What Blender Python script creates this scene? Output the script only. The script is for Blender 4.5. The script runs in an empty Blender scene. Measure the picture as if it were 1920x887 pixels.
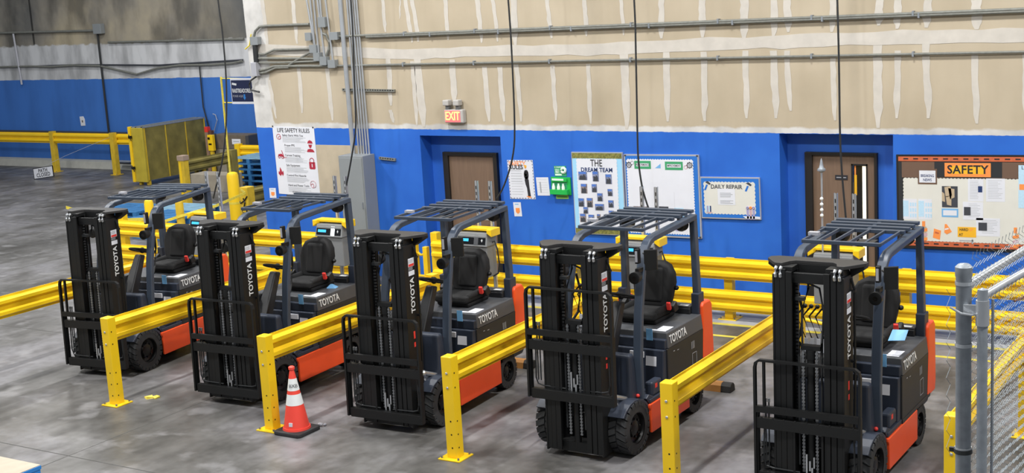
import bpy, math, random
from mathutils import Matrix, Vector, Euler
random.seed(7)
scene = bpy.context.scene
C = scene.collection
# ------------------------------------------------------------------ camera
CAM_YAW, CAM_PITCH, CAM_ROLL, CAM_F, CAM_H = -0.56678713, 0.18645438, 0.05841572, 2572.57, 4.7400643
cam_data = bpy.data.cameras.new('camera'); cam = bpy.data.objects.new('camera', cam_data); C.objects.link(cam)
cam_data.sensor_width = 36.0; cam_data.sensor_fit = 'HORIZONTAL'; cam_data.lens = CAM_F/1920*36.0
cam_data.clip_start = .05; cam_data.clip_end = 200
def cam_matrix():
    fwd = Vector((math.sin(CAM_YAW)*math.cos(CAM_PITCH), math.cos(CAM_YAW)*math.cos(CAM_PITCH), -math.sin(CAM_PITCH)))
    right = Vector((math.cos(CAM_YAW), -math.sin(CAM_YAW), 0)); down = fwd.cross(right)
    c, s = math.cos(CAM_ROLL), math.sin(CAM_ROLL)
    r2 = right*c + down*s; d2 = -right*s + down*c
    m = Matrix((r2, -d2, -fwd)).transposed().to_4x4(); m.translation = (0, 0, CAM_H)
    return m
cam.matrix_world = cam_matrix(); scene.camera = cam
# ------------------------------------------------------------------ light
world = bpy.data.worlds.new('world'); scene.world = world; world.use_nodes = True
world.node_tree.nodes['Background'].inputs[0].default_value = (.86, .93, 1.0, 1)
world.node_tree.nodes['Background'].inputs[1].default_value = .34
def area_light(name, loc, sx, sy, power, col=(1, .985, .955)):
    l = bpy.data.lights.new(name, 'AREA'); l.shape = 'RECTANGLE'; l.size = sx; l.size_y = sy; l.energy = power; l.color = col
    o = bpy.data.objects.new(name, l); o.location = loc; C.objects.link(o); return o
for lx in (-25.5, -18.5, -11.5, -4.5, 2.5):
    for ly in (6.5, 13.2, 21.5):
        area_light('high_bay_light', (lx-.6, ly, 9.2), .35, .9, 500 if ly < 20 else 340)
scene.view_settings.view_transform = 'Standard'; scene.view_settings.look = 'None'
scene.view_settings.gamma = 1; scene.view_settings.exposure = 0.0; scene.view_settings.use_curve_mapping = False
D={'life': [(-15.904, 2.481), (-14.99, 2.468), (-15.887, 1.318)], 'patch': [(-14.98, 2.178), (-14.201, 2.167), (-14.954, 1.268)], 'ebox': [(-14.258, 2.024), (-13.646, 2.037), (-14.3, 0.787), (-13.66, 0.88)], 'safety_rules': [(-11.207, 1.999), (-10.751, 2.008), (-11.19, 1.399)], 'paper': [(-10.709, 1.744), (-10.493, 1.75), (-10.693, 1.466)], 'eyesign': [(-10.383, 1.927), (-10.177, 1.932), (-10.375, 1.769)], 'eyebox': [(-10.436, 1.762), (-10.104, 1.76), (-10.434, 1.496)], 'eyelabel': [(-10.371, 1.482), (-10.157, 1.489), (-10.37, 1.426)], 'tag': [(-11.143, 1.344), (-11.006, 1.349), (-11.131, 1.125)], 'dream': [(-10.058, 2.147), (-9.206, 2.155), (-10.051, 0.916)], 'whiteb': [(-9.185, 2.13), (-8.003, 2.144), (-9.176, 0.928)], 'daily': [(-7.993, 1.831), (-7.104, 1.845), (-7.984, 1.239)], 'safetyb': [(-5.216, 2.197), (-3.635, 2.22), (-5.205, 0.993)], 'stick': [(-16.105, 1.408), (-15.958, 1.413), (-16.107, 1.236)], 'exit': [(-12.261, 2.783), (-11.905, 2.78), (-12.257, 2.57)], 'exith': [(-12.256, 2.908), (-12.154, 2.792), (-12.065, 2.908), (-11.954, 2.792)], 'rec1': [(-12.825, 2.358), (-11.309, 2.343)], 'rec2': [(-6.816, 2.448), (-5.264, 2.465)], 'door1': [(-12.582, 2.065), (-11.557, 2.083)], 'door1i': [(-12.483, 2.007), (-11.63, 2.023)], 'door2': [(-6.554, 2.171), (-5.553, 2.181)], 'door2i': [(-6.448, 2.129), (-5.593, 2.138)], 'vis': [(-5.914, 2.017), (-5.692, 2.017)], 'dsign': [(-6.138, 1.861), (-5.965, 1.797)], 'vy': [(-5.873, 1.995), (-5.856, 1.996), (-5.874, 1.865), (-5.849, 1.611)], 'vw': [(-5.768, 1.998), (-5.718, 1.999)], 'bigc': [(-14.155, 4.537), (-14.136, 2.044)], 'thin': [[(-14.04, 4.532), (-14.042, 2.028)], [(-13.991, 4.53), (-13.986, 2.029)], [(-13.943, 4.528), (-13.933, 2.03)], [(-13.891, 4.526), (-13.878, 2.031)], [(-13.846, 4.524), (-13.823, 2.032)]], 'grp': [[(-14.868, 4.566), (-14.781, 3.835)], [(-14.792, 4.563), (-14.775, 3.835)], [(-14.719, 4.56), (-14.704, 3.703)], [(-14.64, 4.556), (-14.588, 3.631)], [(-14.585, 4.554), (-14.586, 4.279)], [(-14.474, 4.55), (-14.419, 3.584)]], 'boxes': [[(-14.631, 4.281), (-14.491, 4.122)], [(-14.929, 4.039), (-14.818, 3.914)], [(-14.4, 4.033), (-14.257, 3.913)], [(-14.86, 3.837), (-14.72, 3.712)], [(-14.789, 3.709), (-14.667, 3.58)], [(-14.666, 3.641), (-14.528, 3.508)], [(-14.497, 3.586), (-14.354, 3.462)], [(-16.142, 4.001), (-15.978, 3.872)]], 'dev': [(-16.17, 3.579), (-16.048, 3.343)], 'dev2': [(-16.111, 3.866), (-16.049, 3.577)], 'pA': [(-16.106, 4.001), (-16.058, 4.098), (-15.953, 4.17), (-15.762, 4.178), (-14.869, 4.176)], 'pB': [(-16.021, 3.712), (-15.89, 3.709), (-15.668, 3.776), (-15.177, 3.774), (-14.855, 3.776)], 'pC': [(-16.042, 3.64), (-15.194, 3.624), (-14.805, 3.609)], 'pC2': [(-16.051, 3.568), (-15.551, 3.56), (-14.673, 3.571)], 'pD': [(-16.055, 3.433), (-15.921, 3.449), (-15.7, 3.5), (-15.208, 3.497), (-14.502, 3.486)], 'pD2': [(-16.06, 3.388), (-15.89, 3.404), (-15.68, 3.473), (-15.385, 3.477)], 'pE': [(-15.381, 3.513), (-15.197, 3.598), (-14.86, 3.732)], 'pF': [(-14.614, 4.022), (-14.527, 3.993), (-14.472, 3.88), (-14.496, 3.759), (-14.563, 3.656)], 'long1': [(-14.274, 3.961), (-3.656, 4.005)], 'long1b': [(-13.709, 3.937), (-3.655, 3.979)], 'long2': [(-14.357, 3.488), (-8.048, 3.489), (-3.65, 3.49)], 'loop': [(-16.115, 3.334), (-16.244, 3.272), (-16.29, 3.2), (-16.264, 3.108), (-16.075, 3.071)], 'uni1': [(-14.297, 3.096), (-13.236, 3.055)], 'uni2': [(-13.647, 1.983), (-13.326, 1.946)], 'yell': [(-16.173, 4.047), (-16.232, 3.86), (-16.337, 3.799)], 'strokes': [([(-13.356, 4.505), (-13.35, 4.003)], 0.069), ([(-13.022, 4.491), (-13.048, 4.202)], 0.03), ([(-12.919, 4.487), (-12.843, 3.823)], 0.076), ([(-12.786, 4.482), (-12.718, 3.836)], 0.076), ([(-12.161, 4.456), (-12.15, 3.847)], 0.075), ([(-11.574, 4.433), (-11.535, 3.791)], 0.082), ([(-11.297, 4.422), (-11.245, 3.8)], 0.065), ([(-10.92, 4.406), (-10.947, 3.737)], 0.121), ([(-10.351, 4.383), (-10.312, 3.824)], 0.071), ([(-9.727, 4.358), (-9.72, 3.839)], 0.07), ([(-13.336, 3.582), (-13.352, 2.834)], 0.095), ([(-13.369, 2.765), (-13.324, 2.559)], 0.069), ([(-12.869, 3.532), (-12.863, 2.52)], 0.076), ([(-12.771, 3.588), (-12.73, 2.495)], 0.144), ([(-12.105, 3.543), (-12.109, 2.858)], 0.116), ([(-11.522, 3.427), (-11.496, 2.587)], 0.09), ([(-11.243, 3.423), (-11.224, 2.589)], 0.089), ([(-10.946, 3.459), (-10.909, 2.591)], 0.081), ([(-10.317, 3.433), (-10.302, 2.61)], 0.072), ([(-9.715, 3.439), (-9.717, 2.567)], 0.07), ([(-9.132, 4.334), (-9.113, 3.838)], 0.062), ([(-8.505, 4.309), (-8.527, 3.777)], 0.091), ([(-7.884, 4.284), (-7.893, 3.776)], 0.105), ([(-7.268, 4.259), (-7.282, 3.724)], 0.118), ([(-6.843, 4.242), (-6.862, 3.763)], 0.103), ([(-6.672, 4.235), (-6.651, 3.813)], 0.102), ([(-9.124, 3.596), (-9.125, 2.493)], 0.131), ([(-8.461, 3.583), (-8.475, 2.605)], 0.106), ([(-7.884, 3.578), (-7.909, 2.616)], 0.098), ([(-7.271, 3.58), (-7.281, 2.656)], 0.089), ([(-6.866, 3.571), (-6.857, 2.658)], 0.103), ([(-6.686, 3.567), (-6.65, 2.76)], 0.081), ([(-6.038, 4.209), (-6.059, 3.797)], 0.094), ([(-5.428, 4.185), (-5.437, 3.861)], 0.107), ([(-5.188, 4.175), (-5.204, 3.813)], 0.1), ([(-4.812, 4.16), (-4.832, 3.815)], 0.106), ([(-4.224, 4.136), (-4.209, 3.777)], 0.127), ([(-6.049, 3.484), (-6.039, 2.634)], 0.08), ([(-5.46, 3.609), (-5.455, 2.54)], 0.122), ([(-5.198, 3.536), (-5.21, 2.666)], 0.086), ([(-4.839, 3.628), (-4.806, 2.668)], 0.092), ([(-4.24, 3.495), (-4.209, 2.604)], 0.092), ([(-15.877, 4.606), (-15.849, 3.851)], 0.083), ([(-15.213, 4.579), (-15.202, 3.862)], 0.081), ([(-15.21, 3.483), (-15.215, 2.709)], 0.082), ([(-15.883, 3.269), (-15.804, 2.616)], 0.065), ([(-14.607, 3.448), (-14.574, 2.587)], 0.089), ([(-3.65, 3.47), (-3.634, 2.654)], 0.042)], 'seam': [(-16.119, 3.794), (-13.627, 3.672), (-12.684, 3.645), (-11.877, 3.661), (-10.634, 3.659), (-9.73, 3.647), (-8.866, 3.666), (-7.253, 3.68), (-6.498, 3.697), (-5.494, 3.706), (-4.416, 3.704), (-3.646, 3.69)], 'corner': [(-16.325, 4.624), (-16.271, 2.458), (-16.227, 1.203)], 'blue': [(-16.283, 2.458), (-13.745, 2.435), (-12.684, 2.428), (-10.712, 2.439), (-8.921, 2.433), (-6.824, 2.426), (-5.259, 2.458), (-4.412, 2.454), (-3.632, 2.449)], 'cables': [[(-15.73, 16.4, 4.653), (-15.704, 16.4, 4.146), (-15.722, 16.4, 3.378), (-15.812, 16.4, 2.686), (-15.975, 16.4, 2.07), (-16.178, 16.4, 1.621), (-16.265, 16.4, 1.421)], [(-13.043, 16.4, 4.545), (-13.093, 16.4, 3.432), (-13.139, 16.4, 2.663), (-13.257, 16.4, 2.21), (-13.408, 16.4, 1.75), (-13.465, 16.4, 1.605)], [(-10.272, 16.4, 4.433), (-10.264, 16.4, 3.77), (-10.287, 16.4, 2.646), (-10.362, 16.4, 2.188), (-10.523, 16.4, 1.814), (-10.655, 16.4, 1.623)], [(-8.32, 16.4, 4.354), (-8.325, 16.4, 3.727), (-8.35, 16.4, 2.662), (-8.353, 16.4, 2.229), (-8.313, 16.4, 1.867), (-8.244, 16.4, 1.614), (-8.201, 16.4, 1.506)], [(-5.574, 16.4, 4.244), (-5.564, 16.4, 3.471), (-5.562, 16.4, 2.619), (-5.542, 16.4, 2.088), (-5.501, 16.4, 1.552)]], 'fblue': [(-35.856, 2.563), (-25.57, 2.533)], 'fwhite': [(-35.159, 3.582), (-30.53, 3.507), (-25.263, 3.468)], 'fbase': [(-35.848, 0.034), (-30.242, -0.183)], 'fp1': [(-36.076, 3.99), (-34.351, 3.974), (-30.767, 3.933)], 'fp1b': [(-30.775, 3.888), (-30.759, 0.997)], 'fp2': [(-30.386, 3.593), (-25.253, 3.551)], 'fdrop': [(-34.381, 3.943), (-34.278, 2.436)], 'fdrop2': [(-26.945, 2.864), (-26.955, 1.766), (-26.755, 0.893)], 'fcab': [(-35.777, 2.968), (-33.819, 2.97), (-32.882, 2.94), (-31.956, 2.972), (-30.842, 2.939), (-29.37, 2.678), (-28.507, 2.844), (-27.68, 2.905), (-26.488, 2.9), (-25.711, 2.93), (-25.362, 2.98)], 'fcab2': [(-35.78, 2.951), (-31.727, 2.984), (-28.496, 2.918), (-25.358, 3.008)], 'fplug': [(-26.624, 1.578), (-26.53, 1.55), (-26.49, 1.405), (-26.676, 1.04)], 'frail': [(-36.148, 1.09), (-30.055, 1.02)], 'fbadge': [(-31.891, 1.345)], 'fbox': [(-30.85, 3.965), (-30.695, 3.841)], 'fcol': [(-34.077, 4.918), (-34.009, 4.261), (-33.938, 2.972), (-33.963, 1.925), (-33.99, 1.124)], 'fstain': [(-26.299, 4.604), (-26.124, 4.178), (-26.529, 4.051), (-26.473, 3.738)], 'sign': [(-19.994, 3.028), (-19.351, 3.01), (-20.022, 2.522)], 'signpole': [(-20.29, 3.053), (-20.258, 1.1)], 'signarm': [(-20.291, 3.042), (-19.994, 3.028), (-20.314, 2.522), (-20.016, 2.511)], 't1': [-13.8024, 11.9183, -0.1297], 't2': [-11.2279, 11.6423, -0.05], 't3': [-8.8789, 11.5991, -0.0425], 't4': [-6.5555, 11.6141, 0.0048], 't5': [-4.1014, 11.5139, -0.0005], 'joints': [[(-13.04, 9.22, 0.0), (-10.33, 9.21, 0.0)], [(-11.63, 8.97, 0.0), (-11.62, 9.62, 0.0)], [(-15.95, 11.7, 0.0), (-16.02, 12.87, 0.0)], [(-17.98, 13.28, 0.0), (-15.36, 12.26, 0.0)]], 'far': {'b1': (-19.15, 17.64, 1.1), 'b2': (-18.56, 17.83, 1.1), 'boll': (-19.82, 20.59, 1.15), 'railA0': (-23.15, 22.62, 1.06), 'railA1': (-23.18, 23.97, 1.06), 'railB0': (-23.38, 24.79, 1.05), 'railB1': (-23.28, 25.2, 1.05), 'bpost': (-18.36, 19.43, 1.07), 'brail0': (-18.32, 19.5, 1.04), 'brail1': (-18.37, 19.88, 1.04), 'pal': (-24.29, 25.09, 0.7), 'pal1': (-23.36, 25.22, 0.7), 'pallow': (-22.77, 22.62, 0.15), 'pallow2': (-22.19, 22.73, 0.3), 'crate': (-28.85, 29.51, 0.3), 'crateR': (-28.3, 30.41, 0.3), 'stop3': (-8.59, 13.84, 0.0), 'cone': (-9.84, 10.81, 0.0), 'litter': (-12.38, 11.1, 0.0), 'litter2': (-9.68, 11.07, 0.0), 'yel': (-6.59, 17.92, 0.0), 'yel2': (-6.22, 17.79, 0.0), 'mz': (-5.41, 16.8, 1.0)}, 'fencepts': {'rail': [(-1.81, 7.44, 3.0), (-1.72, 8.37, 3.0)], 'pole': (-1.85, 7.47, 3.05), 'gpole': (-1.74, 7.42, 2.95), 'gr': [(-1.71, 7.43, 2.92), (-1.62, 7.87, 2.92)], 'topmesh': [(3.1, (-1.78, 7.4, 3.1), (-1.7, 8.25, 3.1)), (3.15, (-1.72, 7.17, 3.15), (-1.65, 8.0, 3.15)), (3.2, (-1.67, 6.94, 3.2), (-1.6, 7.75, 3.2)), (3.25, (-1.62, 6.72, 3.25), (-1.54, 7.5, 3.25))]}, 'blueboard': [(-11.27, 8.46, 0.12), (-11.33, 8.75, 0.12), (-11.94, 8.59, 0.12), (-11.41, 8.71, 0.12)], 'yred': [(-34.28, 25.6, 0.0), (-29.39, 26.24, 0.0)], 'crate': [(-25.664, 1.136), (-24.52, 1.148), (-25.71, 0.783), (-24.558, 0.843)], 'cratelabel': [(-24.712, 1.044), (-24.418, 1.048), (-24.73, 0.907)], 'redpost': [(-25.714, 1.299), (-25.793, 0.709)], 'yblk': [(-25.04, 1.175), (-24.911, 0.89)], 'yend': [(-24.438, 1.066), (-24.348, 0.901)], 'dream_ph': [((0.125, 0.236), (0.297, 0.338), 0), ((0.404, 0.231), (0.526, 0.352), 0), ((0.656, 0.263), (0.778, 0.38), 0), ((0.161, 0.384), (0.287, 0.501), 1), ((0.376, 0.385), (0.48, 0.485), 0), ((0.684, 0.44), (0.784, 0.525), 0), ((0.476, 0.494), (0.586, 0.592), 0), ((0.097, 0.562), (0.216, 0.664), 0), ((0.263, 0.555), (0.385, 0.669), 1), ((0.423, 0.625), (0.603, 0.703), 0), ((0.686, 0.576), (0.793, 0.664), 0), ((0.187, 0.668), (0.284, 0.748), 0), ((0.114, 0.751), (0.237, 0.854), 1), ((0.279, 0.76), (0.398, 0.85), 0), ((0.45, 0.749), (0.523, 0.82), 1), ((0.684, 0.7), (0.791, 0.771), 0)], 'dream_t': [(0.476, 0.098), (0.47, 0.171)], 'wb': [(0.038, 0.056), (0.938, 0.063), (0.917, 0.962), (0.143, 0.078), (0.366, 0.175), (0.556, 0.084), (0.791, 0.184), (0.068, 0.128), (0.88, 0.123), (0.114, 0.1), (0.828, 0.147), (0.421, 0.111), (0.496, 0.164), (0.102, 0.632), (0.312, 0.671), (0.655, 0.637), (0.775, 0.693), (0.756, 0.655), (0.869, 0.705), (0.451, 0.626), (0.577, 0.681)], 'dl': [(0.056, 0.097), (0.936, 0.118), (0.921, 0.932), (0.17, 0.168), (0.718, 0.282), (0.293, 0.275), (0.585, 0.662), (0.113, 0.22), (0.801, 0.236), (0.078, 0.693), (0.183, 0.873), (0.761, 0.688), (0.91, 0.947)], 'sb': [(0.018, 0.019), (0.994, 0.068), (0.048, 0.074), (0.993, 0.244), (0.31, 0.077), (0.839, 0.238), (0.392, 0.084), (0.753, 0.231), (0.176, 0.15), (0.331, 0.316), (0.369, 0.333), (0.494, 0.561), (0.366, 0.574), (0.498, 0.666), (0.575, 0.251), (0.695, 0.491), (0.716, 0.245), (0.861, 0.49), (0.535, 0.497), (0.693, 0.689), (0.638, 0.667), (0.823, 0.86), (0.053, 0.478), (0.165, 0.701), (0.179, 0.477), (0.287, 0.7), (0.492, 0.768), (0.638, 0.887), (0.195, 0.718), (0.248, 0.924), (0.293, 0.795), (0.359, 0.915), (0.385, 0.742), (0.446, 0.854), (0.506, 0.905), (0.617, 0.948), (0.963, 0.103), (0.994, 0.55), (0.008, 0.951), (0.984, 1.049), (0.654, 0.328), (0.687, 0.393), (0.543, 0.552), (0.595, 0.642), (0.656, 0.715), (0.723, 0.801), (0.92, 0.757), (0.967, 0.894)], 'sr': [(0.116, 0.058), (0.659, 0.133), (0.106, 0.142), (0.592, 0.217), (0.771, 0.142), (0.742, 0.935), (0.761, 0.329), (0.814, 0.702)], 'ls': [(0.505, 0.026), (0.118, 0.156), (0.87, 0.272), (0.128, 0.413), (0.878, 0.537), (0.097, 0.679), (0.884, 0.818)], 'pc': [(-31.371, 0.307), (-30.539, 0.416), (-31.361, 0.001)], 'pcs': [(-32.1, 0.194), (-28.934, 1.013)], 'ropebar': [(-35.367, 1.186), (-30.048, 1.06)], 'tape': [(-19.104, 0.69), (-17.766, 1.043)], 'rod': [(-5.728, 2.326), (-5.74, 1.577), (-5.732, 1.24)]}
# ------------------------------------------------------------------ helpers
def lin(h):
    h = h.lstrip('#'); o = []
    for i in (0, 2, 4):
        v = int(h[i:i+2], 16)/255
        o.append(v/12.92 if v <= .04045 else ((v+.055)/1.055)**2.4)
    return (*o, 1)
MATS = {}
def mat(name, col, rough=.5, metal=0., var=0., vscale=6., bump=0., bscale=80., emit=None, spec=None, stretch=None):
    if name in MATS: return MATS[name]
    m = bpy.data.materials.new(name); m.use_nodes = True; nt = m.node_tree; b = nt.nodes['Principled BSDF']
    b.inputs['Base Color'].default_value = lin(col); b.inputs['Roughness'].default_value = rough; b.inputs['Metallic'].default_value = metal
    if spec is not None: b.inputs['Specular IOR Level'].default_value = spec
    tc = nt.nodes.new('ShaderNodeTexCoord'); src = tc.outputs['Object']
    if stretch:
        mp = nt.nodes.new('ShaderNodeMapping'); mp.inputs['Scale'].default_value = stretch; nt.links.new(src, mp.inputs[0]); src = mp.outputs[0]
    n = nt.nodes.new('ShaderNodeTexNoise'); n.inputs['Scale'].default_value = vscale; n.inputs['Detail'].default_value = 6; nt.links.new(src, n.inputs['Vector'])
    r = nt.nodes.new('ShaderNodeMapRange'); r.inputs[1].default_value = .3; r.inputs[2].default_value = .7
    r.inputs[3].default_value = 1-max(var, .02); r.inputs[4].default_value = 1+max(var, .02); nt.links.new(n.outputs[0], r.inputs[0])
    mx = nt.nodes.new('ShaderNodeVectorMath'); mx.operation = 'SCALE'; mx.inputs[0].default_value = lin(col)[:3]; nt.links.new(r.outputs[0], mx.inputs['Scale'])
    nt.links.new(mx.outputs[0], b.inputs['Base Color'])
    if bump:
        n2 = nt.nodes.new('ShaderNodeTexNoise'); n2.inputs['Scale'].default_value = bscale; nt.links.new(src, n2.inputs['Vector'])
        bp = nt.nodes.new('ShaderNodeBump'); bp.inputs['Strength'].default_value = bump; bp.inputs['Distance'].default_value = .01
        nt.links.new(n2.outputs[0], bp.inputs['Height']); nt.links.new(bp.outputs[0], b.inputs['Normal'])
    if emit:
        b.inputs['Emission Color'].default_value = lin(emit[0]); b.inputs['Emission Strength'].default_value = emit[1]
    MATS[name] = m; return m
class MB:
    """collects simple solids; build() links them as one mesh object"""
    def __init__(s, f=None): s.v = []; s.f = []; s.fn = f
    def add(s, vs, fs):
        n = len(s.v); s.v += [tuple(v) for v in vs]; s.f += [tuple(i+n for i in f) for f in fs]; return s
    def box(s, x0, x1, y0, y1, z0, z1):
        if x0 > x1: x0, x1 = x1, x0
        if y0 > y1: y0, y1 = y1, y0
        if z0 > z1: z0, z1 = z1, z0
        return s.add([(x0,y0,z0),(x1,y0,z0),(x1,y1,z0),(x0,y1,z0),(x0,y0,z1),(x1,y0,z1),(x1,y1,z1),(x0,y1,z1)],
                     [(0,3,2,1),(4,5,6,7),(0,1,5,4),(1,2,6,5),(2,3,7,6),(3,0,4,7)])
    def hull(s, bot, top):
        n = len(bot); return s.add(list(bot)+list(top), [tuple(reversed(range(n))), tuple(range(n, 2*n))]+[(i,(i+1)%n,(i+1)%n+n,i+n) for i in range(n)])
    def prism(s, poly, axis, a, b):
        def P(u, w, t): return {'x':(t,u,w),'y':(u,t,w),'z':(u,w,t)}[axis]
        ar = sum(poly[i][0]*poly[(i+1)%len(poly)][1]-poly[(i+1)%len(poly)][0]*poly[i][1] for i in range(len(poly)))
        if (ar > 0) == (axis == 'y'): poly = poly[::-1]
        if a > b: a, b = b, a
        return s.hull([P(*p, a) for p in poly], [P(*p, b) for p in poly])
    def sweep(s, pts, prof, up=(0,0,1), close=False):
        """closed profile [(a,b)] carried along pts; a = side, b = up"""
        pts = [Vector(p) for p in pts]; n = len(pts); k = len(prof); vs = []; up = Vector(up)
        for i, p in enumerate(pts):
            if close: t = (pts[(i+1)%n]-p).normalized()+(p-pts[i-1]).normalized()
            else:
                t = Vector((0,0,0))
                if i < n-1: t += (pts[i+1]-p).normalized()
                if i > 0: t += (p-pts[i-1]).normalized()
            t.normalize(); u = up
            if abs(t.dot(u)) > .98: u = Vector((0,1,0)) if abs(t.y) < .9 else Vector((1,0,0))
            side = t.cross(u).normalized(); uu = side.cross(t).normalized()
            for a, b in prof: vs.append(p+side*a+uu*b)
        fs = []; m = n if close else n-1
        for i in range(m):
            j = (i+1)%n
            for q in range(k): fs.append((i*k+q, i*k+(q+1)%k, j*k+(q+1)%k, j*k+q))
        if not close: fs += [tuple(reversed(range(k))), tuple((n-1)*k+q for q in range(k))]
        return s.add(vs, fs)
    def tube(s, pts, r, n=8, close=False):
        return s.sweep(pts, [(r*math.cos(2*math.pi*i/n), r*math.sin(2*math.pi*i/n)) for i in range(n)], close=close)
    def cyl(s, p, q, r, n=16): return s.tube([p, q], r, n)
    def lathe(s, prof, n=24, M=None):
        """prof [(r,z)] about z; closed ends when r==0"""
        vs = []; k = len(prof)
        for i in range(n):
            a = 2*math.pi*i/n
            for r, z in prof: vs.append(Vector((r*math.cos(a), r*math.sin(a), z)))
        if M: vs = [M @ v for v in vs]
        return s.add(vs, [(i*k+q, ((i+1)%n)*k+q, ((i+1)%n)*k+q+1, i*k+q+1) for i in range(n) for q in range(k-1)])
    def ball(s, c, r, n=12, m=8, sc=(1,1,1)):
        prof = [(r*math.sin(math.pi*i/m), -r*math.cos(math.pi*i/m)) for i in range(m+1)]
        return s.lathe(prof, n, Matrix.Translation(c) @ Matrix.Diagonal((*sc, 1)))
    def build(s, name, m, parent=None, bevel=0, seg=2, smooth=False, sub=0, solid=0):
        vs = [s.fn(*v) for v in s.v] if s.fn else s.v
        me = bpy.data.meshes.new(name); me.from_pydata(vs, [], s.f); me.validate(); me.update()
        o = bpy.data.objects.new(name, me); C.objects.link(o)
        if isinstance(m, str): m = MATS[m]
        me.materials.append(m)
        if parent: o.parent = parent
        if smooth:
            for p in me.polygons: p.use_smooth = True
            if hasattr(me, 'set_sharp_from_angle'): me.set_sharp_from_angle(angle=.7)
        if sub: d = o.modifiers.new('sub', 'SUBSURF'); d.levels = d.render_levels = sub
        if bevel: d = o.modifiers.new('bev', 'BEVEL'); d.width = bevel; d.segments = seg; d.limit_method = 'ANGLE'; d.angle_limit = .6
        return o
def empty(name, loc, label=None, cat=None, group=None, rz=0):
    o = bpy.data.objects.new(name, None); C.objects.link(o); o.location = loc; o.rotation_euler = (0, 0, rz); o.empty_display_size = .1
    return tag(o, label, cat, group)
def tag(o, label=None, cat=None, group=None, kind=None):
    if label: o['label'] = label
    if cat: o['category'] = cat
    if group: o['group'] = group
    if kind: o['kind'] = kind
    return o
def copy_tree(o, parent=None):
    c = o.copy(); C.objects.link(c); c.parent = parent
    for ch in [x for x in ALLCH.get(o.name, [])]: copy_tree(ch, c)
    return c
ALLCH = {}
def index_children(root):
    ALLCH[root.name] = list(root.children)
    for c in root.children: index_children(c)
def text(name, s, size, M, m, parent=None, bold=0., ext=.001, sx=1., align='CENTER', space=1.):
    cu = bpy.data.curves.new(name, 'FONT'); cu.body = s; cu.size = size; cu.offset = bold*size; cu.extrude = ext
    cu.align_x = align; cu.align_y = 'CENTER'; cu.space_character = space; cu.resolution_u = 3
    t = bpy.data.objects.new('tmp', cu); C.objects.link(t); dg = bpy.context.evaluated_depsgraph_get()
    me = bpy.data.meshes.new_from_object(t.evaluated_get(dg)); bpy.data.objects.remove(t); bpy.data.curves.remove(cu)
    me.transform(M @ Matrix.Diagonal((sx, 1, 1, 1))); me.name = name; me.materials.clear()
    me.materials.append(MATS[m] if isinstance(m, str) else m)
    o = bpy.data.objects.new(name, me); C.objects.link(o)
    if parent: o.parent = parent
    return o
def frame(o, ex, ey):
    """matrix with local x -> ex, local y -> ey"""
    ex = Vector(ex).normalized(); ey = Vector(ey).normalized(); ez = ex.cross(ey).normalized()
    m = Matrix((ex, ey, ez)).transposed().to_4x4(); m.translation = o; return m
# ------------------------------------------------------------------ materials
mat('yellow_paint', '#f2c81c', .38, var=.05, vscale=3); mat('old_yellow', '#cfae2c', .5, var=.13, vscale=9); mat('olive_mesh', '#7a7038', .7, var=.3, vscale=3.2)
mat('black_steel', '#0b0c0d', .5, var=.1); mat('mast_black', '#0b0c0d', .5, var=.12, vscale=8); mat('navy_steel', '#3a4453', .42, var=.05)
mat('navy_dark', '#2b3240', .45, var=.06); mat('hood_grey', '#47494d', .5, var=.05, bump=.1, bscale=200); mat('panel_black', '#202124', .45, var=.06)
mat('orange', '#ee5426', .35, var=.03); mat('rubber', '#2e2f31', .75, var=.15, vscale=14); mat('rim_black', '#141416', .35, metal=.2)
mat('seat_fabric', '#0c0c0e', .8, bump=.2, bscale=300); mat('red_plastic', '#dc3a33', .4); mat('wire_galv', '#7d8489', .5, metal=.4); mat('silver', '#c9ccd0', .3, metal=.8); mat('chain', '#8d8f92', .35, metal=.7)
mat('white_paper', '#dcdee6', .6, var=.02); mat('letter_white', '#d9dbdc', .5); mat('grey_charger', '#7b7d7e', .45, var=.04); mat('screen_black', '#0e0f12', .15)
mat('reflection_glow', '#ffffff', .3, emit=('#f2fbff', 2.2)); mat('screen_blue', '#3fb0e8', .3, emit=('#44b8ee', .5)); mat('galv', '#bfc3c8', .3, metal=.55, var=.08); mat('galv_dull', '#8e949b', .5, metal=.35, var=.12, vscale=20)
mat('conduit_dusty', '#7b7c76', .6, var=.14, vscale=20, metal=.2); mat('elec_grey', '#868b8e', .45, var=.02); mat('cable_black', '#26282a', .5); mat('cone_red', '#f04a3c', .5, var=.03); mat('reflect_white', '#e9ecec', .4)
mat('base_black', '#2d2d2f', .7); mat('joint_comp', '#c6c0b7', .8, var=.07); mat('wood_door', '#76604f', .5, var=.1, vscale=5, stretch=(8,8,.6)); mat('frame_black', '#1e1b19', .5)
mat('blue_pallet', '#2f6ea4', .6, var=.18, vscale=6); mat('pale_pallet', '#7fa6bd', .6, var=.15); mat('crate_wood', '#665d53', .8, var=.15, vscale=7); mat('board_navy', '#141f45', .5)
mat('board_silver', '#b9bac2', .4, metal=.3); mat('board_blue', '#2470c8', .6); mat('board_white', '#dfe1ea', .6, var=.01); mat('board_cream', '#d9d8d0', .6, var=.01); mat('light_blue', '#9fd4f3', .6)
mat('foliage_print', '#7c7a3d', .7, var=.5, vscale=45); mat('print_dark', '#3d4048', .6); mat('text_grey', '#9fa2a8', .6); mat('text_black', '#24242a', .6); mat('text_navy', '#1d3566', .6); mat('print_red', '#a8243a', .6)
mat('green_box', '#22b04e', .45, var=.05); mat('green_sign', '#2f9a6d', .5); mat('green_frame', '#3c9c69', .6); mat('orange_print', '#f2924a', .6); mat('orange_sign', '#ff8a3c', .5, var=.04); mat('brown_paper', '#6b5344', .7)
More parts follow.
